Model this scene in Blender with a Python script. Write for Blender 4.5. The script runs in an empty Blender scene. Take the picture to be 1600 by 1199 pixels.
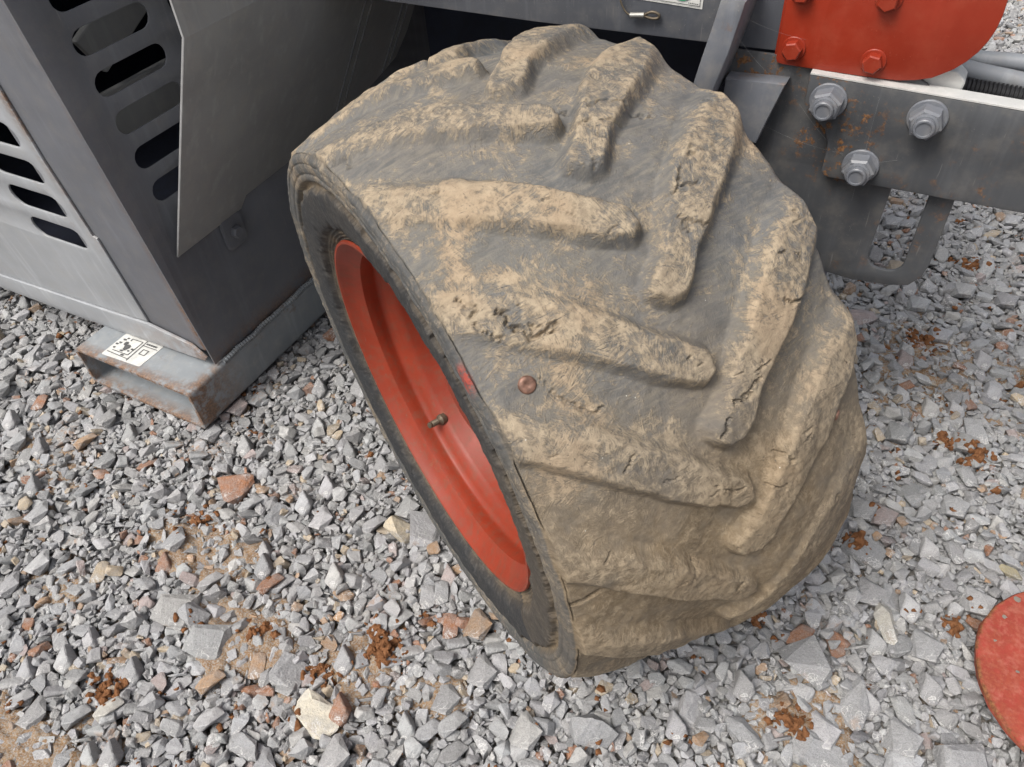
import bpy, bmesh, math, random
import numpy as np
from mathutils import Matrix, Vector, Euler

R_ = math.radians
rng = np.random.default_rng(7)
random.seed(7)
scene = bpy.context.scene
COL = scene.collection

# ------------------------------------------------------------------ camera
cd = bpy.data.cameras.new('camera')
cam = bpy.data.objects.new('camera', cd)
COL.objects.link(cam)
_z = -np.array([100, 1178, 1200.]); _z /= np.linalg.norm(_z)
_x = -np.array([-2915, -975, 1200.]); _x /= np.linalg.norm(_x)
_x -= _z * (_x @ _z); _x /= np.linalg.norm(_x)
_y = np.cross(_z, _x)
CM = np.array([_x, _y, _z])                    # camera axes (x right, y down, z forward) to world
CAM = np.array([0.0, 0.0, 1.0])
mw = Matrix.Identity(4)
for i in range(3):
    mw[i][0] = CM[i, 0]; mw[i][1] = -CM[i, 1]; mw[i][2] = -CM[i, 2]; mw[i][3] = CAM[i]
cam.matrix_world = mw
cd.sensor_fit = 'HORIZONTAL'; cd.sensor_width = 36.0; cd.lens = 27.0
cd.clip_start = 0.02; cd.clip_end = 500
cd.dof.use_dof = False
scene.camera = cam

# ------------------------------------------------------------------ daylight
world = bpy.data.worlds.new('World'); scene.world = world
world.use_nodes = True
SUN_EL, SUN_AZ = R_(58), R_(205)              # azimuth: clockwise from +Y
wn = world.node_tree
for n_ in list(wn.nodes): wn.nodes.remove(n_)
sky = wn.nodes.new('ShaderNodeTexSky'); sky.sky_type = 'NISHITA'; sky.sun_disc = False
sky.sun_elevation = SUN_EL; sky.sun_rotation = SUN_AZ
sky.air_density = 1.0; sky.dust_density = 6.0; sky.ozone_density = 1.0
bg = wn.nodes.new('ShaderNodeBackground'); bg.inputs['Strength'].default_value = 0.14
wo = wn.nodes.new('ShaderNodeOutputWorld')
hs_ = wn.nodes.new('ShaderNodeHueSaturation'); hs_.inputs['Saturation'].default_value = 0.45   # thin overcast: a whiter sky
wn.links.new(sky.outputs[0], hs_.inputs['Color']); wn.links.new(hs_.outputs[0], bg.inputs[0]); wn.links.new(bg.outputs[0], wo.inputs[0])
sd = bpy.data.lights.new('sun', 'SUN'); sd.energy = 1.8; sd.angle = R_(24); sd.color = (1.0, 0.965, 0.91)
sun = bpy.data.objects.new('sun', sd); COL.objects.link(sun)
sdir = Vector((math.sin(SUN_AZ) * math.cos(SUN_EL), math.cos(SUN_AZ) * math.cos(SUN_EL), math.sin(SUN_EL)))
sun.rotation_euler = sdir.to_track_quat('Z', 'Y').to_euler()
sun.location = sdir * 8
vs = scene.view_settings
vs.view_transform = 'Standard'; vs.look = 'None'; vs.gamma = 1.0; vs.use_curve_mapping = False
vs.exposure = 0.45

# ------------------------------------------------------------------ helpers
class NT:
    """small node-tree builder"""
    def __init__(s, name):
        s.m = bpy.data.materials.new(name); s.m.use_nodes = True
        s.t = s.m.node_tree
        for n in list(s.t.nodes): s.t.nodes.remove(n)
        s.out = s.t.nodes.new('ShaderNodeOutputMaterial')
        s.b = s.t.nodes.new('ShaderNodeBsdfPrincipled')
        s.t.links.new(s.b.outputs[0], s.out.inputs[0])
    def n(s, typ, **kw):
        nd = s.t.nodes.new(typ)
        for k, v in kw.items(): setattr(nd, k, v)
        return nd
    def l(s, a, b): s.t.links.new(a, b)
    def set(s, sock, v):
        if hasattr(v, 'bl_idname') or isinstance(v, bpy.types.NodeSocket): s.l(v, sock)
        else: sock.default_value = v
    def obj(s): return s.n('ShaderNodeTexCoord').outputs['Object']
    def attr(s, name, out='Fac'): return s.n('ShaderNodeAttribute', attribute_name=name).outputs[out]
    def noise(s, co, scale, detail=4, rough=0.55, dist=0.0, out=0):
        nd = s.n('ShaderNodeTexNoise'); s.l(co, nd.inputs['Vector'])
        nd.inputs['Scale'].default_value = scale; nd.inputs['Detail'].default_value = detail
        nd.inputs['Roughness'].default_value = rough; nd.inputs['Distortion'].default_value = dist
        return nd.outputs[out]
    def vor(s, co, scale, out='Distance', feature='F1', rand=1.0):
        nd = s.n('ShaderNodeTexVoronoi', feature=feature); s.l(co, nd.inputs['Vector'])
        nd.inputs['Scale'].default_value = scale; nd.inputs['Randomness'].default_value = rand
        return nd.outputs[out]
    def ramp(s, f, a, b, lo=0.0, hi=1.0):
        nd = s.n('ShaderNodeMapRange', interpolation_type='SMOOTHSTEP'); s.set(nd.inputs[0], f)
        nd.inputs[1].default_value = a; nd.inputs[2].default_value = b
        nd.inputs[3].default_value = lo; nd.inputs[4].default_value = hi
        return nd.outputs[0]
    def math(s, op, a, b=0.0, c=0.0, clamp=False):
        nd = s.n('ShaderNodeMath', operation=op, use_clamp=clamp)
        s.set(nd.inputs[0], a); s.set(nd.inputs[1], b); s.set(nd.inputs[2], c)
        return nd.outputs[0]
    def mix(s, f, a, b, mode='MIX'):
        nd = s.n('ShaderNodeMix', data_type='RGBA', blend_type=mode)
        s.set(nd.inputs[0], f)
        for k, v in ((6, a), (7, b)):
            if isinstance(v, (tuple, list)): nd.inputs[k].default_value = (*v[:3], 1)
            else: s.l(v, nd.inputs[k])
        return nd.outputs[2]
    def mapping(s, co, scale=(1, 1, 1), rot=(0, 0, 0), loc=(0, 0, 0)):
        nd = s.n('ShaderNodeMapping'); s.l(co, nd.inputs[0])
        nd.inputs['Scale'].default_value = scale; nd.inputs['Rotation'].default_value = rot
        nd.inputs['Location'].default_value = loc
        return nd.outputs[0]
    def bump(s, h, strength=0.5, dist=0.002, prev=None):
        nd = s.n('ShaderNodeBump'); nd.inputs['Strength'].default_value = strength
        nd.inputs['Distance'].default_value = dist; s.l(h, nd.inputs['Height'])
        if prev is not None: s.l(prev, nd.inputs['Normal'])
        return nd.outputs[0]
    def done(s, col, rough=0.7, normal=None, metal=0.0, spec=0.4):
        b = s.b
        if isinstance(col, (tuple, list)): b.inputs['Base Color'].default_value = (*col[:3], 1)
        else: s.l(col, b.inputs['Base Color'])
        s.set(b.inputs['Roughness'], rough)
        s.set(b.inputs['Metallic'], metal)
        b.inputs['Specular IOR Level'].default_value = spec
        if normal is not None: s.l(normal, b.inputs['Normal'])
        return s.m


def empty(name, loc=(0, 0, 0), parent=None):
    o = bpy.data.objects.new(name, None); COL.objects.link(o)
    o.empty_display_size = 0.05
    if parent is None: o.location = loc
    else: put(o, parent); o.location = loc
    return o

def put(o, parent):
    """parent o, keeping its coordinates in the world"""
    o.parent = parent
    m = parent.matrix_basis.copy(); p = parent.parent
    m = wmat(parent)
    o.matrix_parent_inverse = m.inverted()

def wmat(o):
    if o.parent is None: return o.matrix_basis.copy()
    return wmat(o.parent) @ o.matrix_parent_inverse @ o.matrix_basis

def link(name, me, mat, parent=None, smooth=None):
    o = bpy.data.objects.new(name, me); COL.objects.link(o)
    if mat is not None and not me.materials: me.materials.append(mat)
    if parent is not None: put(o, parent)
    if smooth is not None:
        me.polygons.foreach_set('use_smooth', np.full(len(me.polygons), smooth))
    return o

def tag(o, label=None, cat=None, group=None, kind=None):
    if label: o['label'] = label
    if cat: o['category'] = cat
    if group: o['group'] = group
    if kind: o['kind'] = kind
    return o

def bm_mesh(bm, name='mesh'):
    me = bpy.data.meshes.new(name); bm.normal_update(); bm.to_mesh(me); bm.free()
    return me

def autosmooth(me, ang=35):
    me.polygons.foreach_set('use_smooth', np.ones(len(me.polygons), bool))
    me.set_sharp_from_angle(angle=R_(ang))

def frame(o, ux, uy):
    ux = Vector(ux).normalized(); uy = Vector(uy).normalized(); uz = ux.cross(uy).normalized()
    uy = uz.cross(ux)
    m = Matrix.Identity(4)
    for i in range(3): m[i][0] = ux[i]; m[i][1] = uy[i]; m[i][2] = uz[i]; m[i][3] = o[i]
    return m

def plate_mesh(outer, holes, fr, thick, bev=0.0012):
    """flat cut sheet in the local xy plane of fr, front face at local z = 0, going back to z = -thick"""
    cu = bpy.data.curves.new('cut', 'CURVE'); cu.dimensions = '2D'; cu.fill_mode = 'BOTH'
    for pts in [outer] + list(holes):
        sp = cu.splines.new('POLY'); sp.points.add(len(pts) - 1)
        for p, q in zip(sp.points, pts): p.co = (q[0], q[1], 0, 1)
        sp.use_cyclic_u = True
    cu.extrude = max(thick / 2 - bev, 1e-4); cu.bevel_depth = bev; cu.bevel_resolution = 1; cu.offset = -bev
    o = bpy.data.objects.new('cut', cu); COL.objects.link(o)
    dg = bpy.context.evaluated_depsgraph_get(); dg.update()
    me = bpy.data.meshes.new_from_object(o.evaluated_get(dg))
    bpy.data.objects.remove(o); bpy.data.curves.remove(cu)
    bm = bmesh.new(); bm.from_mesh(me); bpy.data.meshes.remove(me)
    bmesh.ops.remove_doubles(bm, verts=bm.verts, dist=1e-6)
    bm.transform(fr @ Matrix.Translation((0, 0, -thick / 2)))
    bmesh.ops.recalc_face_normals(bm, faces=bm.faces)
    me = bm_mesh(bm); autosmooth(me, 40)
    me.materials.clear()
    return me

def plate(name, outer, holes, fr, thick, mat, parent, bev=0.0012):
    return link(name, plate_mesh(outer, holes, fr, thick, bev), mat, parent)

def stadium(cx, cy, w, h, n=8):
    r = h / 2; a = w / 2 - r; out = []
    for k in range(n + 1):
        t = -math.pi / 2 + math.pi * k / n; out.append((cx + a + r * math.cos(t), cy + r * math.sin(t)))
    for k in range(n + 1):
        t = math.pi / 2 + math.pi * k / n; out.append((cx - a + r * math.cos(t), cy + r * math.sin(t)))
    return out

def rounded(pts, rad, n=5):
    out = []; N = len(pts)
    for i, p in enumerate(pts):
        r = rad[i] if isinstance(rad, (list, tuple)) else rad
        p = Vector(p); a = Vector(pts[i - 1]); b = Vector(pts[(i + 1) % N])
        if r <= 0: out.append(tuple(p)); continue
        d1 = (a - p).normalized(); d2 = (b - p).normalized()
        half = d1.angle(d2) / 2; t = min(r / math.tan(half), (a - p).length * .49, (b - p).length * .49)
        q1 = p + d1 * t; q2 = p + d2 * t
        for k in range(n + 1):
            s = k / n; out.append(tuple(q1 * (1 - s) ** 2 + p * 2 * s * (1 - s) + q2 * s * s))
    return out

def add_box(bm, c, s, m=None, bev=0.0):
    r = bmesh.ops.create_cube(bm, size=1.0)
    vv = r['verts']
    bmesh.ops.scale(bm, vec=Vector(s), verts=vv); bmesh.ops.translate(bm, vec=Vector(c), verts=vv)
    if m is not None: bmesh.ops.transform(bm, matrix=m, verts=vv)
    if bev > 0:
        es = list({e for v in vv for e in v.link_edges})
        bmesh.ops.bevel(bm, geom=es, offset=bev, segments=2, affect='EDGES', profile=0.5)

def add_prism(bm, ring, z0, z1, fr, chamf=0.0):
    """closed prism of a 2D ring between local z0 and z1, its far end chamfered"""
    cx = sum(p[0] for p in ring) / len(ring); cy = sum(p[1] for p in ring) / len(ring)
    lev = [(z0, 1.0)]
    if chamf > 0: lev += [(z1 - chamf, 1.0), (z1, 0.86)]
    else: lev += [(z1, 1.0)]
    rows = []
    for z, s in lev:
        rows.append([bm.verts.new(fr @ Vector((cx + (p[0] - cx) * s, cy + (p[1] - cy) * s, z))) for p in ring])
    N = len(ring)
    for a, b in zip(rows[:-1], rows[1:]):
        for i in range(N): bm.faces.new((a[i], a[(i + 1) % N], b[(i + 1) % N], b[i]))
    bm.faces.new(rows[0][::-1]); bm.faces.new(rows[-1])

def circ(r, n=24, ph=0.0): return [(r * math.cos(2 * math.pi * k / n + ph), r * math.sin(2 * math.pi * k / n + ph)) for k in range(n)]

def lathe(prof, n, fr, close=False):
    """prof: (axial, radius) pairs turned about the local z axis of fr"""
    bm = bmesh.new(); rows = []
    for z, r in prof:
        rows.append([bm.verts.new(fr @ Vector((r * math.cos(2 * math.pi * k / n), r * math.sin(2 * math.pi * k / n), z))) for k in range(n)])
    for a, b in zip(rows[:-1], rows[1:]):
        for i in range(n): bm.faces.new((a[i], a[(i + 1) % n], b[(i + 1) % n], b[i]))
    if close:
        bm.faces.new(rows[0][::-1]); bm.faces.new(rows[-1])
    bmesh.ops.recalc_face_normals(bm, faces=bm.faces)
    return bm

def tube_mesh(pts, r, n=12, ridge=None):
    """round tube along a polyline; ridge=(period, depth) makes it corrugated"""
    P = [Vector(p) for p in pts]
    if len(P) > 2:                                    # resample as a smooth curve
        Q = []
        for i in range(len(P) - 1):
            p0 = P[max(i - 1, 0)]; p1 = P[i]; p2 = P[i + 1]; p3 = P[min(i + 2, len(P) - 1)]
            for k in range(8):
                t = k / 8
                Q.append(0.5 * ((2 * p1) + (p2 - p0) * t + (2 * p0 - 5 * p1 + 4 * p2 - p3) * t * t + (3 * p1 - p0 - 3 * p2 + p3) * t ** 3))
        Q.append(P[-1]); P = Q
    if ridge:
        L = [0.0]
        for a, b in zip(P[:-1], P[1:]): L.append(L[-1] + (b - a).length)
        m = int(L[-1] / ridge[0] * 4); Q = []
        for k in range(m + 1):
            s = L[-1] * k / m; j = max(0, min(len(P) - 2, int(np.searchsorted(L, s)) - 1))
            f = (s - L[j]) / max(L[j + 1] - L[j], 1e-9); Q.append(P[j].lerp(P[j + 1], f))
        P = Q
    bm = bmesh.new(); rows = []
    up = Vector((0, 0, 1))
    for i, p in enumerate(P):
        d = (P[min(i + 1, len(P) - 1)] - P[max(i - 1, 0)]).normalized()
        if abs(d.dot(up)) > .95: up = Vector((1, 0, 0))
        a = d.cross(up).normalized(); b = d.cross(a)
        rr = r if not ridge else r + ridge[1] * (1 if i % 4 in (0, 1) else -1)
        rows.append([bm.verts.new(p + a * rr * math.cos(2 * math.pi * k / n) + b * rr * math.sin(2 * math.pi * k / n)) for k in range(n)])
    for a, b in zip(rows[:-1], rows[1:]):
        for i in range(n): bm.faces.new((a[i], a[(i + 1) % n], b[(i + 1) % n], b[i]))
    bm.faces.new(rows[0][::-1]); bm.faces.new(rows[-1])
    bmesh.ops.recalc_face_normals(bm, faces=bm.faces)
    me = bm_mesh(bm); autosmooth(me, 60)
    return me

# lattice noise in numpy, for the relief of the tyre
class LN:
    def __init__(s, seed, n=256): s.g = np.random.default_rng(seed).random((n, n)); s.n = n
    def __call__(s, x, y):
        xi = np.floor(x).astype(int); yi = np.floor(y).astype(int); fx = x - xi; fy = y - yi
        fx = fx * fx * (3 - 2 * fx); fy = fy * fy * (3 - 2 * fy); n = s.n; g = s.g
        a = g[xi % n, yi % n]; b = g[(xi + 1) % n, yi % n]; c = g[xi % n, (yi + 1) % n]; d = g[(xi + 1) % n, (yi + 1) % n]
        return (a * (1 - fx) + b * fx) * (1 - fy) + (c * (1 - fx) + d * fx) * fy - .5
    def fbm(s, x, y, o=4, k=0.5):
        v = 0; a = 1.0
        for i in range(o): v = v + a * s(x * 2 ** i + 17.3 * i, y * 2 ** i + 9.1 * i); a *= k
        return v

# ------------------------------------------------------------------ materials
def mat_stone(name='crushed_stone'):
    t = NT(name); co = t.obj()
    base = t.attr('col', 'Color')
    big = t.noise(co, 60, 5, .6); fine = t.noise(co, 420, 4, .65)
    c = t.mix(t.ramp(big, .3, .7, 0.0, 0.5), base, (0.215, 0.213, 0.21))
    c = t.mix(t.ramp(fine, .36, .75, 0, .28), c, (0.48, 0.475, 0.46))
    # pale calcite veins
    w = t.noise(co, 35, 3, .5, out=1)
    vco = t.mix(.12, co, w)
    v = t.vor(vco, 38, feature='DISTANCE_TO_EDGE')
    vm = t.math('MULTIPLY', t.ramp(v, .0, .045, 1, 0), t.ramp(t.noise(co, 22, 3), .47, .60))
    c = t.mix(t.math('MULTIPLY', vm, .8), c, (0.60, 0.595, 0.58))
    wp = t.math('MULTIPLY', t.ramp(t.noise(co, 30, 5, .7), .56, .68), t.ramp(t.noise(t.mapping(co, (1, 2.5, 2), (.5, .3, .8)), 110, 4, .6), .45, .6))
    c = t.mix(t.math('MULTIPLY', wp, .5), c, (0.56, 0.555, 0.54))
    # earth stuck in patches
    em = t.math('MULTIPLY', t.ramp(t.noise(co, 9, 4, .6), .58, .72), t.ramp(t.noise(co, 120, 4, .6), .48, .62))
    c = t.mix(t.math('MULTIPLY', em, .55), c, (0.33, 0.17, 0.07))
    dk = t.ramp(t.noise(co, 900, 2, .5), .35, .5, .78, 1.0)
    c = t.mix(1.0, c, dk, 'MULTIPLY')
    h = t.math('ADD', t.noise(co, 160, 6, .62), t.math('MULTIPLY', t.noise(co, 700, 3, .6), .25))
    return t.done(c, .82, t.bump(h, .75, .0035), spec=.35)

def mat_clay():
    t = NT('red_clay'); co = t.obj()
    f = t.noise(co, 150, 5, .65)
    c = t.mix(t.ramp(f, .3, .7), (0.130, 0.055, 0.023), (0.255, 0.120, 0.056))
    h = t.noise(co, 260, 6, .7)
    return t.done(c, .95, t.bump(h, .9, .004), spec=.15)

def mat_sand():
    t = NT('sandy_earth'); co = t.obj()
    f = t.noise(co, 45, 5, .65); g = t.noise(co, 380, 4, .7)
    c = t.mix(t.ramp(f, .35, .65), (0.215, 0.125, 0.062), (0.30, 0.20, 0.115))
    c = t.mix(t.ramp(g, .42, .62, 0, .85), c, (0.33, 0.315, 0.29))
    return t.done(c, .95, t.bump(t.noise(co, 320, 5, .7), .9, .003), spec=.12)

def mat_earth():
    t = NT('earth_between_stones'); co = t.obj()
    f = t.noise(co, 6, 6, .65); g = t.noise(co, 90, 5, .7)
    c = t.mix(t.ramp(f, .4, .65), (0.23, 0.22, 0.205), (0.27, 0.18, 0.105))
    c = t.mix(t.ramp(t.vor(co, 42), .0, .55, 0, .8), (0.33, 0.33, 0.325), c)
    c = t.mix(t.ramp(g, .35, .7, 0, .5), c, (0.40, 0.39, 0.37))
    h = t.math('SUBTRACT', t.noise(co, 200, 5, .7), t.vor(co, 42))
    return t.done(c, .95, t.bump(h, 1.0, .01), spec=.1)

def mat_paint(name, base, rough=.5, rust=.25, dust=(0.30, 0.28, 0.25), dust_amt=.25, scale=1.0, chips=(0.28, 0.27, 0.26), chip_amt=.25, streak=.35, bumpy=.25, spec=.4):
    t = NT(name); co = t.obj()
    lo = t.noise(co, 7 * scale, 5, .6); mid = t.noise(co, 40 * scale, 6, .65); hi = t.noise(co, 260, 4, .6)
    c = t.mix(t.ramp(lo, .3, .72, 0, .7), base, tuple(x * .72 for x in base))
    c = t.mix(t.math('MULTIPLY', t.ramp(mid, .42, .75), dust_amt), c, dust)
    # rain streaks running down the sheet
    st = t.noise(t.mapping(co, (60, 60, 3.2)), 1.0, 5, .6)
    c = t.mix(t.math('MULTIPLY', t.ramp(st, .5, .75), streak), c, tuple(min(1, x * 1.45 + .02) for x in base))
    # fine dust specks and scuffs
    sp = t.ramp(t.vor(co, 210), .05, .16, 1, 0)
    sp = t.math('MULTIPLY', sp, t.ramp(t.noise(co, 14, 3, .6), .44, .62))
    c = t.mix(t.math('MULTIPLY', sp, .5), c, dust)
    sc = t.ramp(t.noise(t.mapping(co, (300, 300, 22), (0.3, .2, .4)), 1, 2, .5), .70, .76)
    c = t.mix(t.math('MULTIPLY', sc, chip_amt), c, chips)
    # rust
    rm = t.math('MULTIPLY', t.ramp(t.noise(co, 11, 5, .6), .56 - rust * .12, .70 - rust * .1), t.ramp(t.noise(co, 85, 6, .7), .52, .60))
    rm = t.math('MULTIPLY', rm, min(1.0, rust * 1.6))
    rc = t.mix(t.ramp(hi, .35, .65), (0.10, 0.048, 0.022), (0.24, 0.12, 0.05))
    ea = t.attr('edge_rust')
    em = t.math('MULTIPLY', ea, t.ramp(t.noise(co, 55, 6, .7), .36, .56))
    rm = t.math('MAXIMUM', rm, em)
    c = t.mix(rm, c, rc)
    ro = t.math('ADD', t.math('MULTIPLY', mid, .25), rough - .12)
    ro = t.math('MAXIMUM', ro, t.math('MULTIPLY', rm, .9))
    h = t.math('ADD', t.math('MULTIPLY', hi, .35), t.math('ADD', t.math('MULTIPLY', sp, .8), t.math('MULTIPLY', rm, .6)))
    return t.done(c, ro, t.bump(h, bumpy, .0015), spec=spec)

M_STONE = mat_stone(); M_CLAY = mat_clay(); M_EARTH = mat_earth(); M_SAND = mat_sand()
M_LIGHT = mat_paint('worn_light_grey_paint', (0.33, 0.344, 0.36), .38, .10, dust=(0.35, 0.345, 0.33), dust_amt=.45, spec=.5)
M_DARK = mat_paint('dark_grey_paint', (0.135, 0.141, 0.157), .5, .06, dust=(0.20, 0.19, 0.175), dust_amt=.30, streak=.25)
M_FLAP = mat_paint('brownish_grey_paint', (0.30, 0.305, 0.305), .38, .02, dust=(0.36, 0.34, 0.31), dust_amt=.4, streak=.3, spec=.5)
M_TUBE = mat_paint('rusty_grey_tube_paint', (0.24, 0.26, 0.275), .40, .25, dust=(0.35, 0.34, 0.31), dust_amt=.35)
M_BEAM = mat_paint('rust_spotted_grey_paint', (0.072, 0.076, 0.082), .46, .66, dust=(0.17, 0.155, 0.135), dust_amt=.35)
M_CHAS = mat_paint('chassis_grey_paint', (0.105, 0.112, 0.128), .5, .03, dust_amt=.2)
M_GUS = mat_paint('bare_grey_steel', (0.15, 0.16, 0.18), .42, .25, dust=(0.3, 0.28, 0.25), dust_amt=.4)
M_VOID = mat_paint('painted_void_shade', (0.030, 0.036, 0.060), .7, 0, dust=(0.035, 0.033, 0.03), dust_amt=.3, streak=.1, chip_amt=.05)  # near-black navy: shade of the closed hollows put into the colour
M_RED = mat_paint('red_paint', (0.275, 0.027, 0.010), .42, .0, dust=(0.32, 0.07, 0.035), dust_amt=.25, chips=(0.45, 0.12, 0.07), chip_amt=.3, streak=.12)
M_RIM = mat_paint('red_rim_paint', (0.25, 0.033, 0.013), .48, .2, dust=(0.16, 0.055, 0.032), dust_amt=.7, scale=2.2, chips=(0.16, 0.09, 0.07), chip_amt=.55, streak=.05, spec=.35)
M_DISC = mat_paint('faded_red_paint', (0.32, 0.052, 0.036), .7, .0, dust=(0.40, 0.135, 0.10), dust_amt=.7, scale=3.2, chips=(0.2, 0.17, 0.13), chip_amt=.3, streak=.1, spec=.2)
M_BOLT = mat_paint('grey_painted_bolt', (0.155, 0.165, 0.185), .4, .05, dust=(0.33, 0.31, 0.28), dust_amt=.35, spec=.5)
M_HOSE = mat_paint('grey_hose', (0.25, 0.265, 0.285), .5, 0, dust_amt=.3)

def mat_plain(name, col, rough=.6, metal=0.0, var=.25, sc=60):
    t = NT(name); co = t.obj()
    f = t.noise(co, sc, 5, .6)
    c = t.mix(t.ramp(f, .3, .7), col, tuple(x * (1 - var) for x in col))
    return t.done(c, rough, t.bump(t.noise(co, 300, 3), .15, .001), metal)
M_BLACK = mat_plain('black_plastic', (0.022, 0.022, 0.024), .55)
M_WHITE = mat_plain('white_sticker', (0.62, 0.62, 0.59), .45, var=.22, sc=90)
M_GREEN = mat_plain('green_print', (0.03, 0.30, 0.14), .45)
M_INK = mat_plain('black_print', (0.10, 0.10, 0.10), .5)
M_COPPER = mat_plain('copper_rivet', (0.23, 0.125, 0.088), .5, .3, var=.5, sc=220)
M_STEEL = mat_plain('zinc_steel', (0.42, 0.41, 0.38), .42, .6, var=.3)
M_BRASS = mat_plain('dull_brass', (0.13, 0.105, 0.075), .55, .5)
M_WEB = mat_plain('cobweb_thread', (0.27, 0.27, 0.265), .8)
M_ZINCTOP = mat_paint('scraped_pale_steel', (0.50, 0.50, 0.48), .5, .12, dust=(0.6, 0.58, 0.55), dust_amt=.5)

def mat_tyre():
    t = NT('muddy_rubber')
    tc = t.attr('tc', 'Vector')          # metres along the tread, across it, radial
    lug = t.attr('lug'); low = t.attr('film'); side = t.attr('side')
    n1 = t.noise(tc, 26, 7, .66); n2 = t.noise(tc, 7, 4, .6); n3 = t.noise(tc, 150, 6, .7)
    # straw and leaf prints: streaks whose direction changes from cell to cell
    wv = t.noise(tc, 55, 2, .5, out=1)
    cw = t.mix(.02, tc, wv)
    def straw(scale, sx, sy):
        cell = t.vor(cw, scale, out='Color')
        sep = t.n('ShaderNodeSeparateColor'); t.l(cell, sep.inputs[0])
        rot = t.n('ShaderNodeVectorRotate', rotation_type='Z_AXIS'); t.l(tc, rot.inputs['Vector'])
        t.l(t.math('MULTIPLY', sep.outputs[0], 6.283), rot.inputs['Angle'])
        return t.noise(t.mapping(rot.outputs[0], (sx, sy, 1)), 1.0, 4, .6, .6)
    s1 = straw(58, 60, 620); s2 = straw(95, 80, 900)
    st = t.math('ADD', t.math('MULTIPLY', s1, .6), t.math('MULTIPLY', s2, .4))
    # dark rubber, dusty in parts; scuffed along the roll direction
    sc = t.noise(t.mapping(tc, (260, 45, 40)), 1.0, 5, .65)
    rub = t.mix(t.ramp(n1, .3, .72), (0.090, 0.096, 0.101), (0.165, 0.167, 0.164))
    rub = t.mix(t.ramp(sc, .40, .72, 0, .62), rub, (0.225, 0.205, 0.168))
    rub = t.mix(t.ramp(n2, .45, .62, 0, .45), rub, (0.180, 0.168, 0.140))
    rub = t.mix(t.math('MULTIPLY', side, .95), rub, t.mix(t.ramp(n3, .45, .75), (0.020, 0.022, 0.025), (0.060, 0.061, 0.062)))
    # tan dried mud
    mud = t.mix(t.ramp(n3, .3, .7), (0.235, 0.185, 0.128), (0.375, 0.305, 0.212))
    mud = t.mix(t.ramp(n2, .52, .66, 0, .55), mud, (0.35, 0.255, 0.163))
    m = t.math('ADD', t.math('MULTIPLY', lug, .125), t.math('ADD', t.math('MULTIPLY', n1, .80), t.math('MULTIPLY', n2, .42)))
    m = t.math('ADD', m, t.math('MULTIPLY', t.math('SUBTRACT', st, .5), .60))
    m = t.math('ADD', m, t.math('MULTIPLY', t.math('SUBTRACT', n3, .5), .55))
    mm = t.ramp(m, .585, .79)
    mm = t.math('MULTIPLY', mm, t.math('SUBTRACT', 1.0, t.math('MULTIPLY', side, .96)))
    mm = t.math('MULTIPLY', mm, t.math('SUBTRACT', 1.0, t.math('MULTIPLY', low, .55)))
    # brown dust film: everywhere thin, thick on the lower part
    fm = t.math('MULTIPLY', low, t.ramp(n1, .2, .6, .55, 1.0))
    film = t.mix(t.ramp(n3, .3, .7), (0.165, 0.122, 0.075), (0.245, 0.188, 0.120))
    c = t.mix(fm, rub, film)
    c = t.mix(mm, c, mud)
    # slits and scratches stay dark
    sl = t.math('MULTIPLY', t.ramp(st, .345, .435, 1, 0), t.ramp(n1, .36, .56))
    c = t.mix(t.math('MULTIPLY', sl, .68), c, (0.075, 0.066, 0.06))
    # white grit
    wg = t.math('MULTIPLY', t.ramp(t.vor(tc, 95), .03, .06, 1, 0), t.ramp(t.noise(tc, 31, 2), .6, .66))
    c = t.mix(wg, c, (0.6, 0.58, 0.52))
    # a dab of red paint on the shoulder
    rp = t.attr('redmark'); rpm = t.math('MULTIPLY', rp, t.ramp(n3, .40, .52))
    c = t.mix(t.math('MULTIPLY', rpm, .8), c, (0.36, 0.05, 0.03))
    h = t.math('ADD', t.math('MULTIPLY', st, .55), t.math('ADD', t.math('MULTIPLY', n3, .55), t.math('MULTIPLY', mm, .35)))
    nb = t.bump(h, .7, .0026)
    h2 = t.noise(tc, 620, 3, .6)
    nb = t.bump(h2, .25, .0012, nb)
    return t.done(c, .86, nb, spec=.25)
M_TYRE = mat_tyre()

# ------------------------------------------------------------------ the machine
machine = tag(empty('grey_machine', (-0.6, 1.1, 0)), 'dark grey work machine with slotted panels, bolted red cover and a worn muddy lugged wheel', 'machine')
TILT = 0.078
FR = frame((0, 0.5955, 0), (1, 0, 0), (0, -TILT, 1))          # sloping front, facing the viewer
SD = frame((-0.955, 0, 0), (0, 1, 0), (0, 0, 1))              # side, facing the wheel
def vert(y): return frame((0, y, 0), (1, 0, 0), (0, 0, 1))    # upright sheet across the machine

def edge_rust(me, fn):
    a = me.attributes.new('edge_rust', 'FLOAT', 'POINT')
    co = np.empty(len(me.vertices) * 3); me.vertices.foreach_get('co', co); co = co.reshape(-1, 3)
    a.data.foreach_set('value', np.clip(fn(co), 0, 1).astype(np.float32))

def cut(me, planes):
    bm = bmesh.new(); bm.from_mesh(me)
    for co, no in planes:
        bmesh.ops.bisect_plane(bm, geom=bm.verts[:] + bm.edges[:] + bm.faces[:], plane_co=co, plane_no=no, dist=1e-6)
    bm.to_mesh(me); bm.free(); autosmooth(me, 40)

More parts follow.
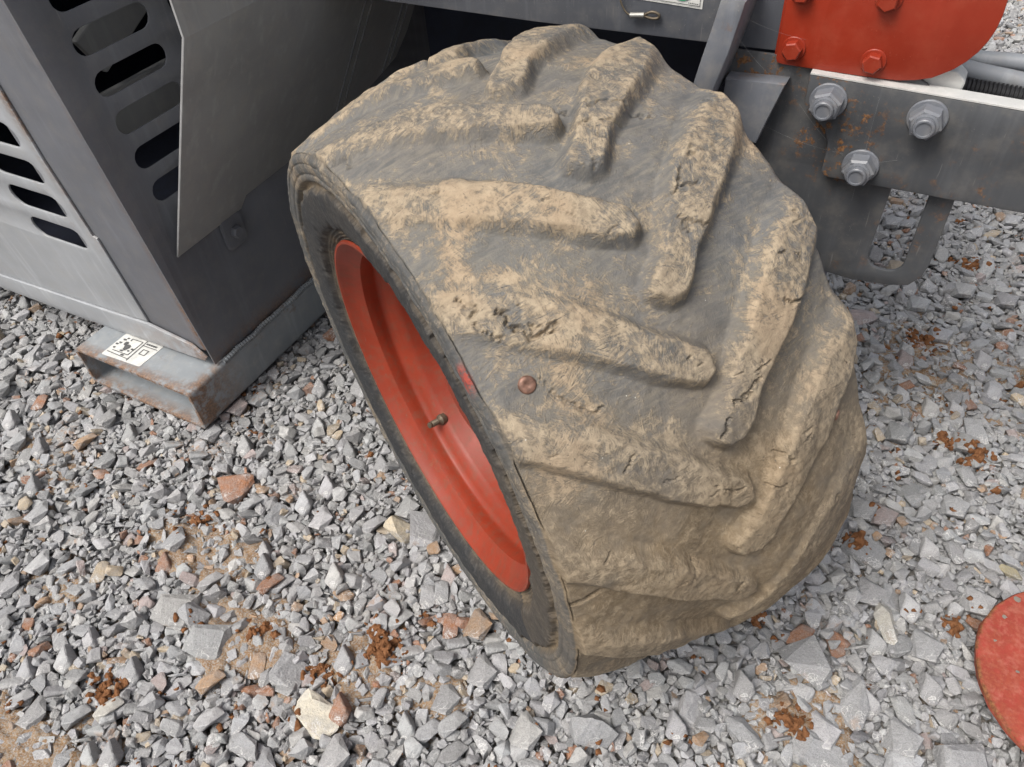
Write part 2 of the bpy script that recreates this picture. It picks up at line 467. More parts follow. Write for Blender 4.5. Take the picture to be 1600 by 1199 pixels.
# light front panel with its louvre slots
slots = [stadium(-1.177 + .0004 * k, .327 + .0625 * k, .126, .041) for k in range(11)] + \
        [stadium(-1.42, .327 + .0625 * k, .126, .041) for k in range(11)] + [stadium(-1.66, .327 + .0625 * k, .126, .041) for k in range(11)]
po = [(-2.2, .098), (-1.512, .1335), (-1.23, .1485), (-1.081, .159), (-1.0775, .263), (-1.0745, .344), (-1.0825, .347), (-1.084, .49), (-1.078, .60), (-1.074, 1.15), (-2.2, 1.15)]
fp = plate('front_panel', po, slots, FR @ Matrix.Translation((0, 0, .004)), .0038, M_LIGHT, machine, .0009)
fp['label'] = 'light grey sheet panel with rounded louvre slots'
cut(fp.data, [((-1.10, 0, 0), (1, 0, 0)), ((0, 0, .19), (0, 0, 1)), ((0, 0, .30), (0, 0, 1))])
edge_rust(fp.data, lambda c: np.clip((c[:, 0] + 1.090) / .012, 0, 1) * np.clip((c[:, 2] - .30) / .1, 0, 1) * .9)
# the dark corner post beside it
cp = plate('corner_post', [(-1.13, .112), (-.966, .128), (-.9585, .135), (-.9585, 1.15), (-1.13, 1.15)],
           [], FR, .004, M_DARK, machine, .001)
cut(cp.data, [((0, 0, .2), (0, 0, 1)), ((0, 0, .33), (0, 0, 1)), ((-.975, 0, 0), (1, 0, 0))])
edge_rust(cp.data, lambda c: np.clip((c[:, 0] + .976) / .016, 0, 1) * np.clip((.36 - c[:, 2]) / .1, 0, 1))
# folded lip under the panel
bm = bmesh.new()
lip = FR @ Matrix.Translation((0, 0, .008))
me = plate_mesh([(-2.2, .055), (-1.54, .088), (-1.30, .091), (-.969, .108), (-.962, .118), (-.985, .142), (-1.081, .157), (-1.23, .1475), (-1.512, .1325), (-2.2, .097)], [], lip, .006, .0015)
lp = link('bottom_lip', me, M_LIGHT, machine)
cut(me, [((-1.0, 0, 0), (1, 0, 0)), ((-1.2, 0, 0), (1, 0, 0))])
edge_rust(me, lambda c: np.clip((c[:, 0] + 1.03) / .06, 0, 1) * .75)
bm.free()

# side panel with its slots
ss = []
for k in range(-6, 7):
    z = .5880 + .0553 * k
    if z < .40: continue
    ss.append(stadium(.5985 + (.588 - z) * TILT + .0615, z, .123, .0335))
# second column, reaching out from behind the flap
for k in range(-3, 9): ss.append(stadium(.815, .5880 + .0553 * k, .123, .0335))
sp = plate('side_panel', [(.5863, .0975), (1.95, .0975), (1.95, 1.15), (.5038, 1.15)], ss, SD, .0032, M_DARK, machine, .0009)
cut(sp.data, [((0, .625, 0), (0, 1, 0)), ((0, 0, .13), (0, 0, 1))])
edge_rust(sp.data, lambda c: np.clip((.135 - c[:, 2]) / .05, 0, 1) * .72)
# added shell keeping light out of the body, and the core behind the slots
bm = bmesh.new()
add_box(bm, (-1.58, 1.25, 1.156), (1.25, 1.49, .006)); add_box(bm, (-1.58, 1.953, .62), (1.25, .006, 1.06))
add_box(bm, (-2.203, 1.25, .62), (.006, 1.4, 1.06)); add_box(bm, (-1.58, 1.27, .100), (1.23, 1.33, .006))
link('body_light_block', bm_mesh(bm), M_VOID, machine)
bm = bmesh.new()
add_box(bm, (-1.035, .86, .50), (.012, .46, .09), None, .003)
add_box(bm, (0, 0, 0), (.012, .30, .06), Matrix.Translation((-1.045, .80, .655)) @ Matrix.Rotation(0.45, 4, 'X'), .003)
link('inner_baffle', bm_mesh(bm), M_FLAP, machine)

# deflector flap: welded along its foot, flared out, folded upright at the top
a_ = 0.537; L_ = math.hypot(1, a_)
FL = frame((-.955, 0, .317), (0, 1, 0), (a_, 0, 1))
def fv(z): return (z - .317) * L_
fo = [(.603, fv(.3185)), (.748, fv(.3205)), (.757, fv(.344)), (.86, fv(.348)), (.991, fv(.362)), (1.089, fv(.385)), (1.132, fv(.402)), (1.164, fv(.416)), (1.178, fv(.464)), (1.176, fv(.6785)), (.602, fv(.6785))]
flap = plate('deflector_flap', fo, [], FL @ Matrix.Translation((0, 0, .004)), .004, M_FLAP, machine, .0012)
flap['label'] = 'brownish grey sheet flared outwards beside the wheel'
FU = frame((-.7780, 0, 0), (0, 1, 0), (.03, 0, 1))
up_ = plate('upright_flange', [(.602, .6764), (1.176, .6764), (1.176, 1.05), (.602, 1.05)], [], FU, .004, M_FLAP, flap, .0012)
for y0, z0, y1, z1, w in ((.998, .66, .986, .372, .0035), (1.131, .66, 1.124, .404, .0045), (1.150, .66, 1.143, .412, .003), (1.02, .66, 1.006, .372, .002)):
    bm = bmesh.new(); p = FL @ Vector((y0, fv(z0), .004)); q = FL @ Vector((y1, fv(z1), .004))
    d = q - p; m = frame((p + q) / 2, d, FL.to_3x3() @ Vector((0, 0, 1)))
    add_box(bm, (0, 0, 0), (d.length, .004, w), m, .0012)
    link('fold_line', bm_mesh(bm), M_GUS, flap)
bm = bmesh.new()
SB = frame((-.9518, .719, .293), (0, 1, 0), (0, 0, 1))
add_prism(bm, rounded([(-.024, -.028), (.024, -.028), (.024, .03), (-.024, .03)], .012), 0, .004, SB, .001)
add_prism(bm, circ(.011, 6), .004, .014, SB, .003)
link('flap_bolt', bm_mesh(bm), M_DARK, flap)

# rectangular tube under the body, open to the front
def rect(x0, z0, x1, z1, r): return rounded([(x0, z0), (x1, z0), (x1, z1), (x0, z1)], r)
tb = plate('box_tube', rect(-1.238, .004, -.9490, .0935, .010), [rect(-1.2315, .0105, -.9555, .087, .006)], vert(.512), 1.4, M_TUBE, machine, .0008)
cut(tb.data, [((0, .522, 0), (0, 1, 0)), ((0, .54, 0), (0, 1, 0)), ((0, .56, 0), (0, 1, 0)), ((0, .64, 0), (0, 1, 0)), ((-.975, 0, 0), (1, 0, 0)), ((-1.21, 0, 0), (1, 0, 0))])
me = tb.data
nz_ = LN(3)
co = np.empty(len(me.vertices) * 3); me.vertices.foreach_get('co', co); co = co.reshape(-1, 3)
edge_rust(me, lambda c: np.maximum(np.clip((.540 - c[:, 1]) / .028, 0, 1) * .84, np.clip((c[:, 0] + .975) / .02, 0, 1) * np.clip((.64 - c[:, 1]) / .1, 0, 1) * .8))
tb['label'] = 'grey rectangular steel tube with a rusty open end'
wb = []
for k in range(40):
    y = .60 + .02 * k
    wb.append((-.9505 + .0012 * math.sin(k * 2.1), y, .0955 + .001 * math.sin(k * 1.3)))
link('weld_bead', tube_mesh(wb, .0042, 8, (.006, .0006)), M_TUBE, machine)

# label stuck on the tube: white sheet, black line drawing of a box and a figure
LB = frame((-1.1755, .5225, .0937), (1, .03, 0), (-.04, 1, 0))
bm = bmesh.new()
add_prism(bm, rounded([(.0, .0), (.093, .002), (.096, .060), (.002, .062)], .004), 0, .0006, LB)
def ink(b, x0, y0, x1, y1, z=.0016):
    vv = [b.verts.new(LB @ Vector(p)) for p in ((x0, y0, z), (x1, y0, z), (x1, y1, z), (x0, y1, z))]
    b.faces.new(vv).material_index = 1
def inkline(b, p, q, w=.0008, z=.0016):
    p = Vector(p); q = Vector(q); d = (q - p).normalized(); s = Vector((-d.y, d.x)) * w
    vv = [b.verts.new(LB @ Vector((*v, z))) for v in (p - s, q - s, q + s, p + s)]
    b.faces.new(vv).material_index = 1
def inkpoly(b, ring, z=.0018, mi=1):
    b.faces.new([b.verts.new(LB @ Vector((*v, z))) for v in ring]).material_index = mi
for x0, y0, x1, y1 in ((.058, .004, .058, .058), (.058, .046, .092, .046)): inkline(bm, (x0, y0), (x1, y1))
for k in range(5): ink(bm, .062 + .0052 * k, .0495, .0655 + .0052 * k, .0535)
for p, q in (((.067, .026), (.080, .026)), ((.080, .026), (.080, .038)), ((.080, .038), (.067, .038)), ((.067, .038), (.067, .026))): inkline(bm, p, q, .0008)
for p, q in (((.026, .052), (.052, .052)), ((.052, .052), (.050, .016)), ((.026, .052), (.027, .046)), ((.012, .016), (.050, .016)), ((.005, .010), (.056, .008))): inkline(bm, p, q)
inkpoly(bm, [(.033 + .006 * math.cos(t * .7) * (1 + .25 * math.sin(t * 2.1)), .030 + .008 * math.sin(t * .7)) for t in range(9)])
inkpoly(bm, [(.024 + .004 * math.cos(t * .7), .038 + .005 * math.sin(t * .7)) for t in range(9)])
for k, (x, y) in enumerate(((.010, .022), (.012, .036), (.014, .045), (.018, .050), (.008, .031), (.030, .020), (.043, .024), (.047, .030), (.040, .012))):
    inkpoly(bm, [(x + (.0022 + .0008 * (k % 3)) * math.cos(t * .9) * (1 + .3 * math.sin(3 * t)), y + .0022 * math.sin(t * .9)) for t in range(7)], .0020)
me = bm_mesh(bm); me.materials.append(M_WHITE); me.materials.append(M_INK)
link('label', me, None, tb)

# chassis rail with its sticker and cable
ch = plate('chassis_rail', [(-1.0, .638), (-.45, .6375), (-.137, .6425), (-.02, .6425), (-.02, 1.0), (-1.0, 1.0)], [], vert(.867), .010, M_CHAS, machine, .0015)
bm = bmesh.new(); add_box(bm, (-.51, .915, .644), (.98, .084, .008)); link('lower_flange', bm_mesh(bm), M_VOID, ch)
ST = frame((-.3215, .8666, .6785), (1, 0, -.035), (.0, 0, 1))
bm = bmesh.new(); add_prism(bm, [(0, 0), (.079, 0), (.079, .055), (0, .055)], 0, .0004, ST)
def stk(ring, z, mi): bm.faces.new([bm.verts.new(ST @ Vector((p[0], p[1], z))) for p in ring]).material_index = mi
for x0, y0, x1, y1 in ((.0025, .0025, .0765, .0032), (.0025, .0518, .0765, .0525), (.0025, .0032, .0032, .0518), (.0758, .0032, .0765, .0518)):
    stk([(x0, y0), (x1, y0), (x1, y1), (x0, y1)], .0014, 2)
stk([(.055 + .0125 * math.cos(t * math.pi / 12), .0185 + .0125 * math.sin(t * math.pi / 12)) for t in range(24)], .0016, 1)
for k in range(6): stk([(.063 + .002 * k, .0044), (.0644 + .002 * k, .0044), (.0644 + .002 * k, .0054), (.063 + .002 * k, .0054)], .0018, 2)
me = bm_mesh(bm)
for m in (M_WHITE, M_GREEN, M_INK): me.materials.append(m)
link('warning_sticker', me, None, ch)['label'] = 'white sticker with a green disc'
link('thin_cable', tube_mesh([(-.341, .863, .72), (-.338, .861, .685), (-.3305, .860, .668), (-.322, .860, .6625), (-.312, .860, .6635)], .0011, 8), M_BRASS, ch)
link('cable_crimp', tube_mesh([(-.3225, .860, .6625), (-.306, .860, .6645)], .0031, 10), M_STEEL, ch)
link('cable_loop', tube_mesh([(-.307, .8602, .6642), (-.298, .861, .6685), (-.290, .862, .6665), (-.2905, .862, .6625), (-.298, .861, .6615), (-.307, .8602, .6638)], .0016, 8), M_BRASS, ch)

# walls and roof added behind the wheel to block light from the void
bm = bmesh.new()
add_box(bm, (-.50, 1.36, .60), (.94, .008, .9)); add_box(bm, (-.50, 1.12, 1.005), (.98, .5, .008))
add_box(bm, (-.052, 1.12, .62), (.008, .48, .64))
link('arch_light_block', bm_mesh(bm), M_VOID, machine)

# gussets and bracket
g1 = [(-.2058, .714), (-.1885, .7165), (-.1815, .712), (-.1835, .700), (-.1915, .660), (-.2075, .60), (-.2295, .60), (-.2195, .650), (-.2105, .69)]
g = plate('gusset', g1, [], vert(.80), .066, M_GUS, machine, .002)
g = plate('gusset', [(-.20, .617), (-.1350, .6205), (-.1475, .5764), (-.155, .548), (-.20, .555)], [], vert(.838), .023, M_GUS, machine, .002)
br = [(-.215, .640), (-.185, .52), (-.12, .42), (-.0448, .3818), (-.0131, .3794), (.030, .3842), (.0505, .390), (.0610, .4055), (.0640, .424), (.0628, .60), (-.02, .6415)]
sl = rounded([(-.0015, .523), (-.0038, .4035), (.0375, .4035), (.0372, .523)], [.004, .019, .019, .004], 7)
brk = plate('mounting_bracket', br, [sl], vert(.861), .0058, M_BEAM, machine, .0015)
brk['label'] = 'rust flecked bracket plate with a long rounded slot'

# bolted beam
bo = [(-.1134, .6318), (-.1127, .5995), (-.1005, .5858), (-.0855, .5745), (-.0793, .5597), (-.0784, .5443), (-.0788, .5262), (-.0735, .5199), (.128, .5209), (.60, .5225), (.60, .6215), (.0894, .6264)]
beam = plate('beam', bo, [], vert(.845), .0155, M_BEAM, machine, .0015)
beam['label'] = 'rust spotted flat steel beam held by three big nuts'
bm = bmesh.new()
v = [Vector(p) for p in ((-.1130, .8452, .6322), (.0894, .8452, .6268), (.60, .8452, .6219), (.60, .8655, .6219), (.0894, .8655, .6268), (-.1130, .8655, .6322))]
top = [bm.verts.new(p + Vector((0, 0, .0016))) for p in v]; bot = [bm.verts.new(p) for p in v]
bm.faces.new(top); bm.faces.new(bot[::-1])
for i in range(6): bm.faces.new((bot[i], bot[(i + 1) % 6], top[(i + 1) % 6], top[i]))
bmesh.ops.recalc_face_normals(bm, faces=bm.faces)
link('beam_top_edge', bm_mesh(bm), M_ZINCTOP, beam)['label'] = 'pale scraped top edge'
def at(x, y, z): return frame((x, y, z), (1, 0, 0), (0, 0, 1))
I4 = Matrix.Identity(4)
wm_ = lathe([(0, .0001), (0, .0192), (.0022, .0194), (.0032, .0186), (.0032, .0001)], 32, at(0, 0, 0)); wme = bm_mesh(wm_); autosmooth(wme, 35)
bm = bmesh.new(); add_prism(bm, circ(.0168, 6, .5), .0032, .0195, at(0, 0, 0), .0025); add_prism(bm, circ(.0128, 24), .0195, .0222, at(0, 0, 0), .0008)
nme = bm_mesh(bm); autosmooth(nme, 20)
sb = lathe([(.019, .0001), (.019, .0102), (.0275, .0102), (.0285, .0092), (.0285, .0075), (.0272, .0070), (.0272, .0001)], 24, at(0, 0, 0)); sme = bm_mesh(sb); autosmooth(sme, 35)
for k, (x, z) in enumerate(((-.089, .6075), (.0093, .6060), (-.0396, .5412))):
    for nm, me in (('washer', wme), ('nut', nme), ('bolt_end', sme)):
        o = link(nm, me, M_BOLT, None); o.rotation_euler = (0, R_((8, 40, 22)[k]), 0); o.location = (x, .845, z); put(o, beam)

# red cover plate
cv = [(-.1531, .90), (-.1531, .6394), (-.1513, .6352), (-.1453, .6339), (-.1001, .6334), (-.0485, .6332), (-.0280, .6341), (-.0127, .6368), (.0008, .6410), (.0083, .6457), (.0180, .6525), (.0264, .6612), (.0335, .6715), (.0385, .6828), (.0412, .6935), (.0422, .7060), (.0415, .7200), (.038, .735), (.028, .755), (.01, .78), (-.02, .80), (-.02, .90)]
cover = plate('red_cover', cv, [], vert(.855), .0075, M_RED, machine, .0012)
cover['label'] = 'bright red plate with a rounded corner and bolts'
plate('backing_plate', [(x - .0035, z + .001) for x, z in cv[:5]] + [(-.05, .64), (-.05, .90)], [], vert(.8627), .0038, M_RED, cover, .0006)
bm = lathe([(0, .0001), (0, .0122), (.0018, .0124), (.0024, .0118), (.0024, .0001)], 28, at(0, 0, 0)); w2 = bm_mesh(bm); autosmooth(w2, 35)
bm = bmesh.new(); add_prism(bm, circ(.0098, 6, .3), .0024, .0120, at(0, 0, 0), .0014); b2 = bm_mesh(bm); autosmooth(b2, 20)
for k, (x, z) in enumerate(((-.1368, .6525), (-.0564, .6505), (-.0574, .7108), (-.1385, .7098))):
    for nm, me in (('washer', w2), ('bolt_head', b2)):
        o = link(nm, me, M_RED, None); o.rotation_euler = (0, R_((5, 25, 50, 12)[k]), 0); o.location = (x, .855, z); put(o, cover)

wbm = bmesh.new()
for a, b, sg in (((-.195, .80, .690), (-.135, .828, .622), .004), ((-.118, .850, .596), (-.052, .843, .545), .004), ((-.150, .858, .560), (-.06, .843, .552), .003), ((-.04, .84, .62), (-.038, .84, .50), .001), ((-.052, .843, .545), (-.005, .843, .556), .002), ((-.19, .803, .70), (-.12, .86, .66), .003)):
    A_, B_ = Vector(a), Vector(b); me_ = tube_mesh([A_, A_.lerp(B_, .33) - Vector((0, 0, sg)), A_.lerp(B_, .66) - Vector((0, 0, sg)), B_], .00006, 5)
    wbm.from_mesh(me_)
tag(link('cobweb', bm_mesh(wbm), M_WEB, machine), kind='stuff')

# hoses leaving behind the cover
hs = link('hose', tube_mesh([(-.03, .935, .640), (.025, .945, .619), (.0875, .95, .6105), (.20, .95, .597), (.5, .96, .58)], .0098, 16), M_HOSE, machine)
hs = link('hose', tube_mesh([(-.03, .965, .650), (.027, .97, .623), (.082, .97, .6225), (.20, .97, .621), (.5, .98, .61)], .0085, 16), M_HOSE, machine)
hs = link('corrugated_hose', tube_mesh([(-.03, .925, .615), (.03, .93, .605), (.0935, .935, .6005), (.2, .94, .593), (.5, .95, .57)], .0100, 14, (.0042, .0011)), M_BLACK, machine)
hs['label'] = 'black corrugated conduit'
link('hose_sleeve', tube_mesh([(.006, .9405, .6270), (.022, .9445, .6205)], .0115, 16), M_HOSE, machine)
bm = bmesh.new()
add_prism(bm, rounded([(-.010, .628), (.0315, .627), (.0325, .637), (.022, .6455), (.010, .6465), (-.010, .645)], [0, .002, .006, .006, .004, 0]), -.024, 0, vert(.868), .001)
link('rail_end_block', bm_mesh(bm), M_ZINCTOP, machine)

# ------------------------------------------------------------------ the wheel
WO = np.array([-.4127, .4622, .3274]); th_, cb_ = 1.0348, .0561
WA = np.array([math.cos(th_) * math.cos(cb_), math.sin(th_) * math.cos(cb_), math.sin(cb_)])
E1 = np.cross([0, 0, 1.], WA); E1 /= np.linalg.norm(E1); E2 = np.cross(WA, E1)
TR, TW, TC, TK = .3328, .3334, .0305, .0145
WM = Matrix.Identity(4)
for i in range(3): WM[i][0] = WA[i]; WM[i][1] = E1[i]; WM[i][2] = E2[i]; WM[i][3] = WO[i]
wheel = empty('wheel'); wheel.parent = machine; wheel.matrix_parent_inverse = wmat(machine).inverted(); wheel.matrix_basis = WM
def wlink(name, me, mat):
    o = bpy.data.objects.new(name, me); COL.objects.link(o); o.parent = wheel
    if mat is not None: me.materials.append(mat)
    return o

# angles: fine where the tread is seen, coarse elsewhere; degrees from the top, + towards the back
tt = np.concatenate([np.arange(-126, 42, .14), np.arange(42, 234, .9)])
NT_ = len(tt)
# profile: left bead -> left sidewall -> shoulder -> tread -> right shoulder -> right bead  (w across, r radial, u on the tread)
pw, pr, pu = [], [], []
for w, r in ((.030, .213), (.020, .2175), (.0145, .2205), (.0130, .2232), (.0142, .2250), (.0112, .2272), (.0128, .2292), (.0098, .2314), (.0112, .2334), (.0082, .2356), (.0094, .2376), (.0064, .2398), (.0074, .2418), (.0042, .2442), (.0016, .2466), (-.0006, .2490), (-.0022, .2530), (-.0036, .2600), (-.0044, .2690), (-.0050, .2780), (-.0052, .2850), (-.0040, .2880), (.0004, .2895), (.0026, .2925), (.0022, .2955), (-.0008, .2975), (-.0040, .2995), (-.0046, .3040), (-.0030, .3062), (-.0046, .3085), (-.0048, .3150), (-.0036, .3172), (-.0048, .3190), (-.0042, .3235), (-.0018, .3262), (-.0003, .3290)):
    pw.append(w); pr.append(r); pu.append(-.02)
# densify the left side
pw = list(np.interp(np.arange(0, len(pw) - .99, .5), np.arange(len(pw)), pw)); pr = list(np.interp(np.arange(0, len(pr) - .99, .5), np.arange(len(pr)), pr)); pu = [-.02] * len(pw)
NSIDE = len(pw)
us = np.concatenate([[0.0, .004, .010], np.arange(.018, 1.0, .0068), [1.0]])
for u in us: pw.append(u * TW); pr.append(TR + 4 * TC * u * (1 - u) + TK * u); pu.append(u)
NTREAD = len(pw)
for w, r, u in ((.3385, .3420, 1.02), (.3430, .3355, 1.04), (.3470, .3270, 1.065), (.3500, .3160, 1.095), (.3520, .3030, 1.13), (.3520, .288, 1.17), (.350, .272, 1.2), (.345, .256, 1.2), (.336, .240, 1.2), (.322, .226, 1.2), (.30, .213, 1.2)):
    pw.append(w); pr.append(r); pu.append(u)
pw = np.array(pw); pr = np.array(pr); pu = np.array(pu); NP = len(pw)
T, U = np.meshgrid(tt, pu, indexing='ij')
PW = np.broadcast_to(pw, T.shape); PR = np.broadcast_to(pr, T.shape)
side = np.zeros(NP); side[:NSIDE] = np.where(pr[:NSIDE] < .290, 1.0, .5); side[NTREAD:] = np.linspace(0, .5, NP - NTREAD)
arc = np.radians(T) * .35; acr = U * TW
N1, N2, N3 = LN(11), LN(12), LN(13)
wx = N1.fbm(arc * 42, acr * 42, 2) * .0034; wy = N2.fbm(arc * 42 + 40, acr * 42, 2) * .0034      # worn, uneven outlines
Uw = U + wy / TW
ontread = (np.arange(NP) >= NSIDE - 1)
hl = np.interp(U, [-.02, 0, .1, .25, .45, .6, .8, 1.0, 1.06, 1.13, 1.2], [.004, .0055, .0090, .0135, .0180, .0180, .0170, .0160, .013, .006, 0])
def sstep(x, a, b):
    q = np.clip((x - a) / (b - a), 0, 1); return q * q * (3 - 2 * q)
def smin(a, b, k):
    h = np.clip(.5 + .5 * (b - a) / k, 0, 1); return b * (1 - h) + a * h - k * h * (1 - h)
LUp = ([-.05, .03, .1, .2, .3, .4, .5, .53, .56], [31.5, 28.8, 25, 20.8, 15.6, 10, 4.8, 2.8, 0]); LDn = ([-.05, .03, .1, .2, .3, .4, .43, .46, .49, .52, .56], [21, 17.5, 14, 9.5, 4.6, .6, -.4, -1.8, -2.2, -1.4, 1.5])
RUp = ([.42, .45, .52, .6, .7, .8, .9, 1.0, 1.15], [1.5, 3.4, 6.6, 11.6, 16.9, 21.4, 25.3, 28.4, 30.5]); RDn = ([.42, .44, .46, .485, .53, .57, .62, .72, .82, .92, 1.02, 1.15], [2.2, .8, -.8, -2.2, -2.2, -.6, 2.5, 5.9, 9.2, 13.0, 16.8, 21])
DEG = .0061
lugs = []                                             # (name, tip angle, is left)
for k in range(18):
    jl = (0.3, -.3, .2, -.3, .4, .1)[k % 6]; lugs.append((8.2 - 20 * k + jl, True)); lugs.append((-1.3 - 20 * k + (-.2, .3, .1, -.4, .2)[k % 5], False))
hmax = np.zeros(T.shape); who = np.full(T.shape, -1, np.int32); topness = np.zeros(T.shape)
for i, (tip, left) in enumerate(lugs):
    rel = (T - tip + 180) % 360 - 180 + wx / DEG
    if left:
        dU = (np.interp(Uw, *LUp) - rel) * DEG * .75; dD = (rel - np.interp(Uw, *LDn)) * DEG * .75; dT = (.536 - Uw) * TW
        ru = np.interp(Uw, [0, .12, .3, .55], [.026, .020, .0115, .0085]); rd = np.interp(Uw, [0, .12, .3, .55], [.0095, .0085, .0080, .0075]); rt = .0080
    else:
        dU = (np.interp(Uw, *RUp) - rel) * DEG * .72; dD = (rel - np.interp(Uw, *RDn)) * DEG * .72; dT = (Uw - .437) * TW
        ru = np.interp(Uw, [.42, .7, .9, 1.1], [.0085, .010, .018, .026]); rd = np.interp(Uw, [.42, .7, .9, 1.1], [.0080, .0085, .013, .022]); rt = .0085
    worn = (.90 + .14 * ((i * 37) % 11) / 11) 
    m = smin(smin(dU / ru, dD / rd, .22), dT / rt, .22)
    m = np.where(ontread[None, :], m, -1)
    if left and -130 < tip < -60: worn = worn * np.interp(Uw, [0, .12, .35], [2.0, 1.5, 1.0])
    h = hl * worn * .93 * sstep(m, -.18, 1.05)
    b = h > hmax
    hmax = np.where(b, h, hmax); topness = np.where(b, sstep(m, .1, 1.0), topness)
    who = np.where(b & (m > .02), i, who)
# general wear, dents and lumps
lump = N3.fbm(arc * 22, acr * 22, 4) * .0038 + N1.fbm(arc * 80 + 7, acr * 80, 2) * .0009
fine = N2.fbm(arc * 170, acr * 170, 2) * .0008 * (.4 + .6 * topness)
fill = sstep(-T, 60, 80) * (1 - sstep(-T, 125, 140)) * sstep(U, .38, .62) * ontread[None, :]     # the worn, bulging lower shoulder
carc = PR - np.where(ontread[None, :], hl * (1 - .75 * fill), 0) + .012 * fill * sstep(-T, 70, 100) * (1 - sstep(U, .85, 1.1))
drop = np.zeros(T.shape)
def polycut(pts, depth, width, wob=1.6):
    """a crack along (angle, u) points"""
    P = np.array([(math.radians(a) * .35, b * TW) for a, b in pts])
    sel = (T > min(p[0] for p in pts) - 4) & (T < max(p[0] for p in pts) + 4) & ontread[None, :]
    a = arc[sel] + N2.fbm(arc[sel] * 150, acr[sel] * 150, 3) * .004 * wob; b = acr[sel] + N1.fbm(arc[sel] * 150 + 3, acr[sel] * 150, 3) * .004 * wob
    d = np.full(a.shape, 9.0)
    for p, q in zip(P[:-1], P[1:]):
        v = q - p; s = np.clip(((a - p[0]) * v[0] + (b - p[1]) * v[1]) / (v @ v), 0, 1)
        d = np.minimum(d, np.hypot(a - p[0] - s * v[0], b - p[1] - s * v[1]))
    drop[sel] = np.maximum(drop[sel], depth * .8 * (1 - sstep(d, width * .1, width * .72)))
polycut([(-28.5, .05), (-31, .075), (-32.5, .06), (-34, .07), (-36, .085)], .005, .0035)
polycut([(-33, .115), (-35.5, .13), (-37.5, .15), (-38, .175), (-38, .205)], .007, .0034)
polycut([(-37.8, .15), (-36.8, .17)], .005, .003)
polycut([(-10.2, .56), (-13, .62), (-13.5, .68), (-16.5, .76)], .004, .0026)
polycut([(-14.5, .53), (-15, .58)], .004, .0025); polycut([(-16, .60), (-17, .66)], .004, .0028)
polycut([(-30, .615), (-29.5, .66), (-27.5, .69)], .005, .0028); polycut([(-34, .62), (-35.5, .68)], .004, .003)
polycut([(-49, .78), (-50.5, .84), (-50, .88)], .005, .0034); polycut([(-57, .53), (-57.5, .57), (-56, .61)], .005, .003)
polycut([(-60.5, .47), (-59, .50)], .006, .003); polycut([(-55, .62), (-54.5, .66)], .004, .003)
polycut([(-43, .14), (-47, .16), (-50, .20), (-50.5, .225)], .003, .0028); polycut([(-67.5, .44), (-69, .46), (-69, .49)], .0035, .003)
polycut([(-77.8, -.01), (-78.2, .03), (-77.6, .075)], .013, .0048, .5)
polycut([(-68, .62), (-70, .66)], .005, .003); polycut([(-72, .58), (-73.5, .62)], .004, .003)
polycut([(15, .02), (13, .05)], .008, .006, 1); polycut([(7, .02), (5, .045), (2.5, .04)], .006, .004, 1)
rg = np.random.default_rng(5)
for _ in range(70):                                   # small nicks on the lug tops
    tip, left = lugs[rg.integers(0, 12)]; u = rg.uniform(.08, .5) if left else rg.uniform(.48, .95)
    a = tip + (np.interp(u, *LUp) + np.interp(u, *LDn)) / 2 if left else tip + (np.interp(u, *RUp) + np.interp(u, *RDn)) / 2
    a += rg.uniform(-3, 3); an = rg.uniform(0, 6.28); ln = rg.uniform(.6, 2.2)
    if -120 < a < 38: polycut([(a, u), (a + ln * math.sin(an), u + ln * .018 * math.cos(an))], rg.uniform(.0015, .0038), rg.uniform(.0018, .003))
rad = carc + np.where(ontread[None, :], hmax * (1 - .68 * fill), 0) + (lump + fine) * np.where(ontread[None, :], 1.0, .25) - drop
fade = np.clip((pr - .226) / .03, 0, 1); rad = pr + (rad - pr) * np.where(ontread, 1, fade)[None, :]
# torn, frayed sidewall lip round the rim opening
lipz = (np.exp(-((pr - .250) / .006) ** 2) + .9 * np.exp(-((pr - .288) / .0035) ** 2)) * (np.arange(NP) < NSIDE)
tear = N3.fbm(np.radians(T) * 14, T * 0 + 3.3, 5, .62) * .009 + np.maximum(N2(np.radians(T) * 40, T * 0 + 8.1) - .30, 0) * .03
rad = rad + tear * lipz[None, :]
wsh = PW - .0014 * N1.fbm(np.radians(T) * 22, PR * 60, 4) * (np.arange(NP) < NSIDE)[None, :] - np.abs(N2.fbm(np.radians(T) * 12, PR * 20, 4)) * .003 * np.exp(-((pr - .322) / .012) ** 2)[None, :] * (np.arange(NP) < NSIDE)[None, :]
# squash where it stands
zc = WO[2] + wsh * WA[2] + rad * np.cos(np.radians(T)) * E2[2]
V = np.stack([wsh, rad * np.sin(np.radians(T)), rad * np.cos(np.radians(T))], -1)
Rm = np.stack([WA, E1, E2], 1)
Wz = (V @ Rm.T)[..., 2] + WO[2]
lift = np.maximum(-.012 - Wz, 0)
V = V + lift[..., None] * (np.array([0, 0, 1.]) @ Rm)[None, None, :]
TYRE_W = V @ Rm.T + WO
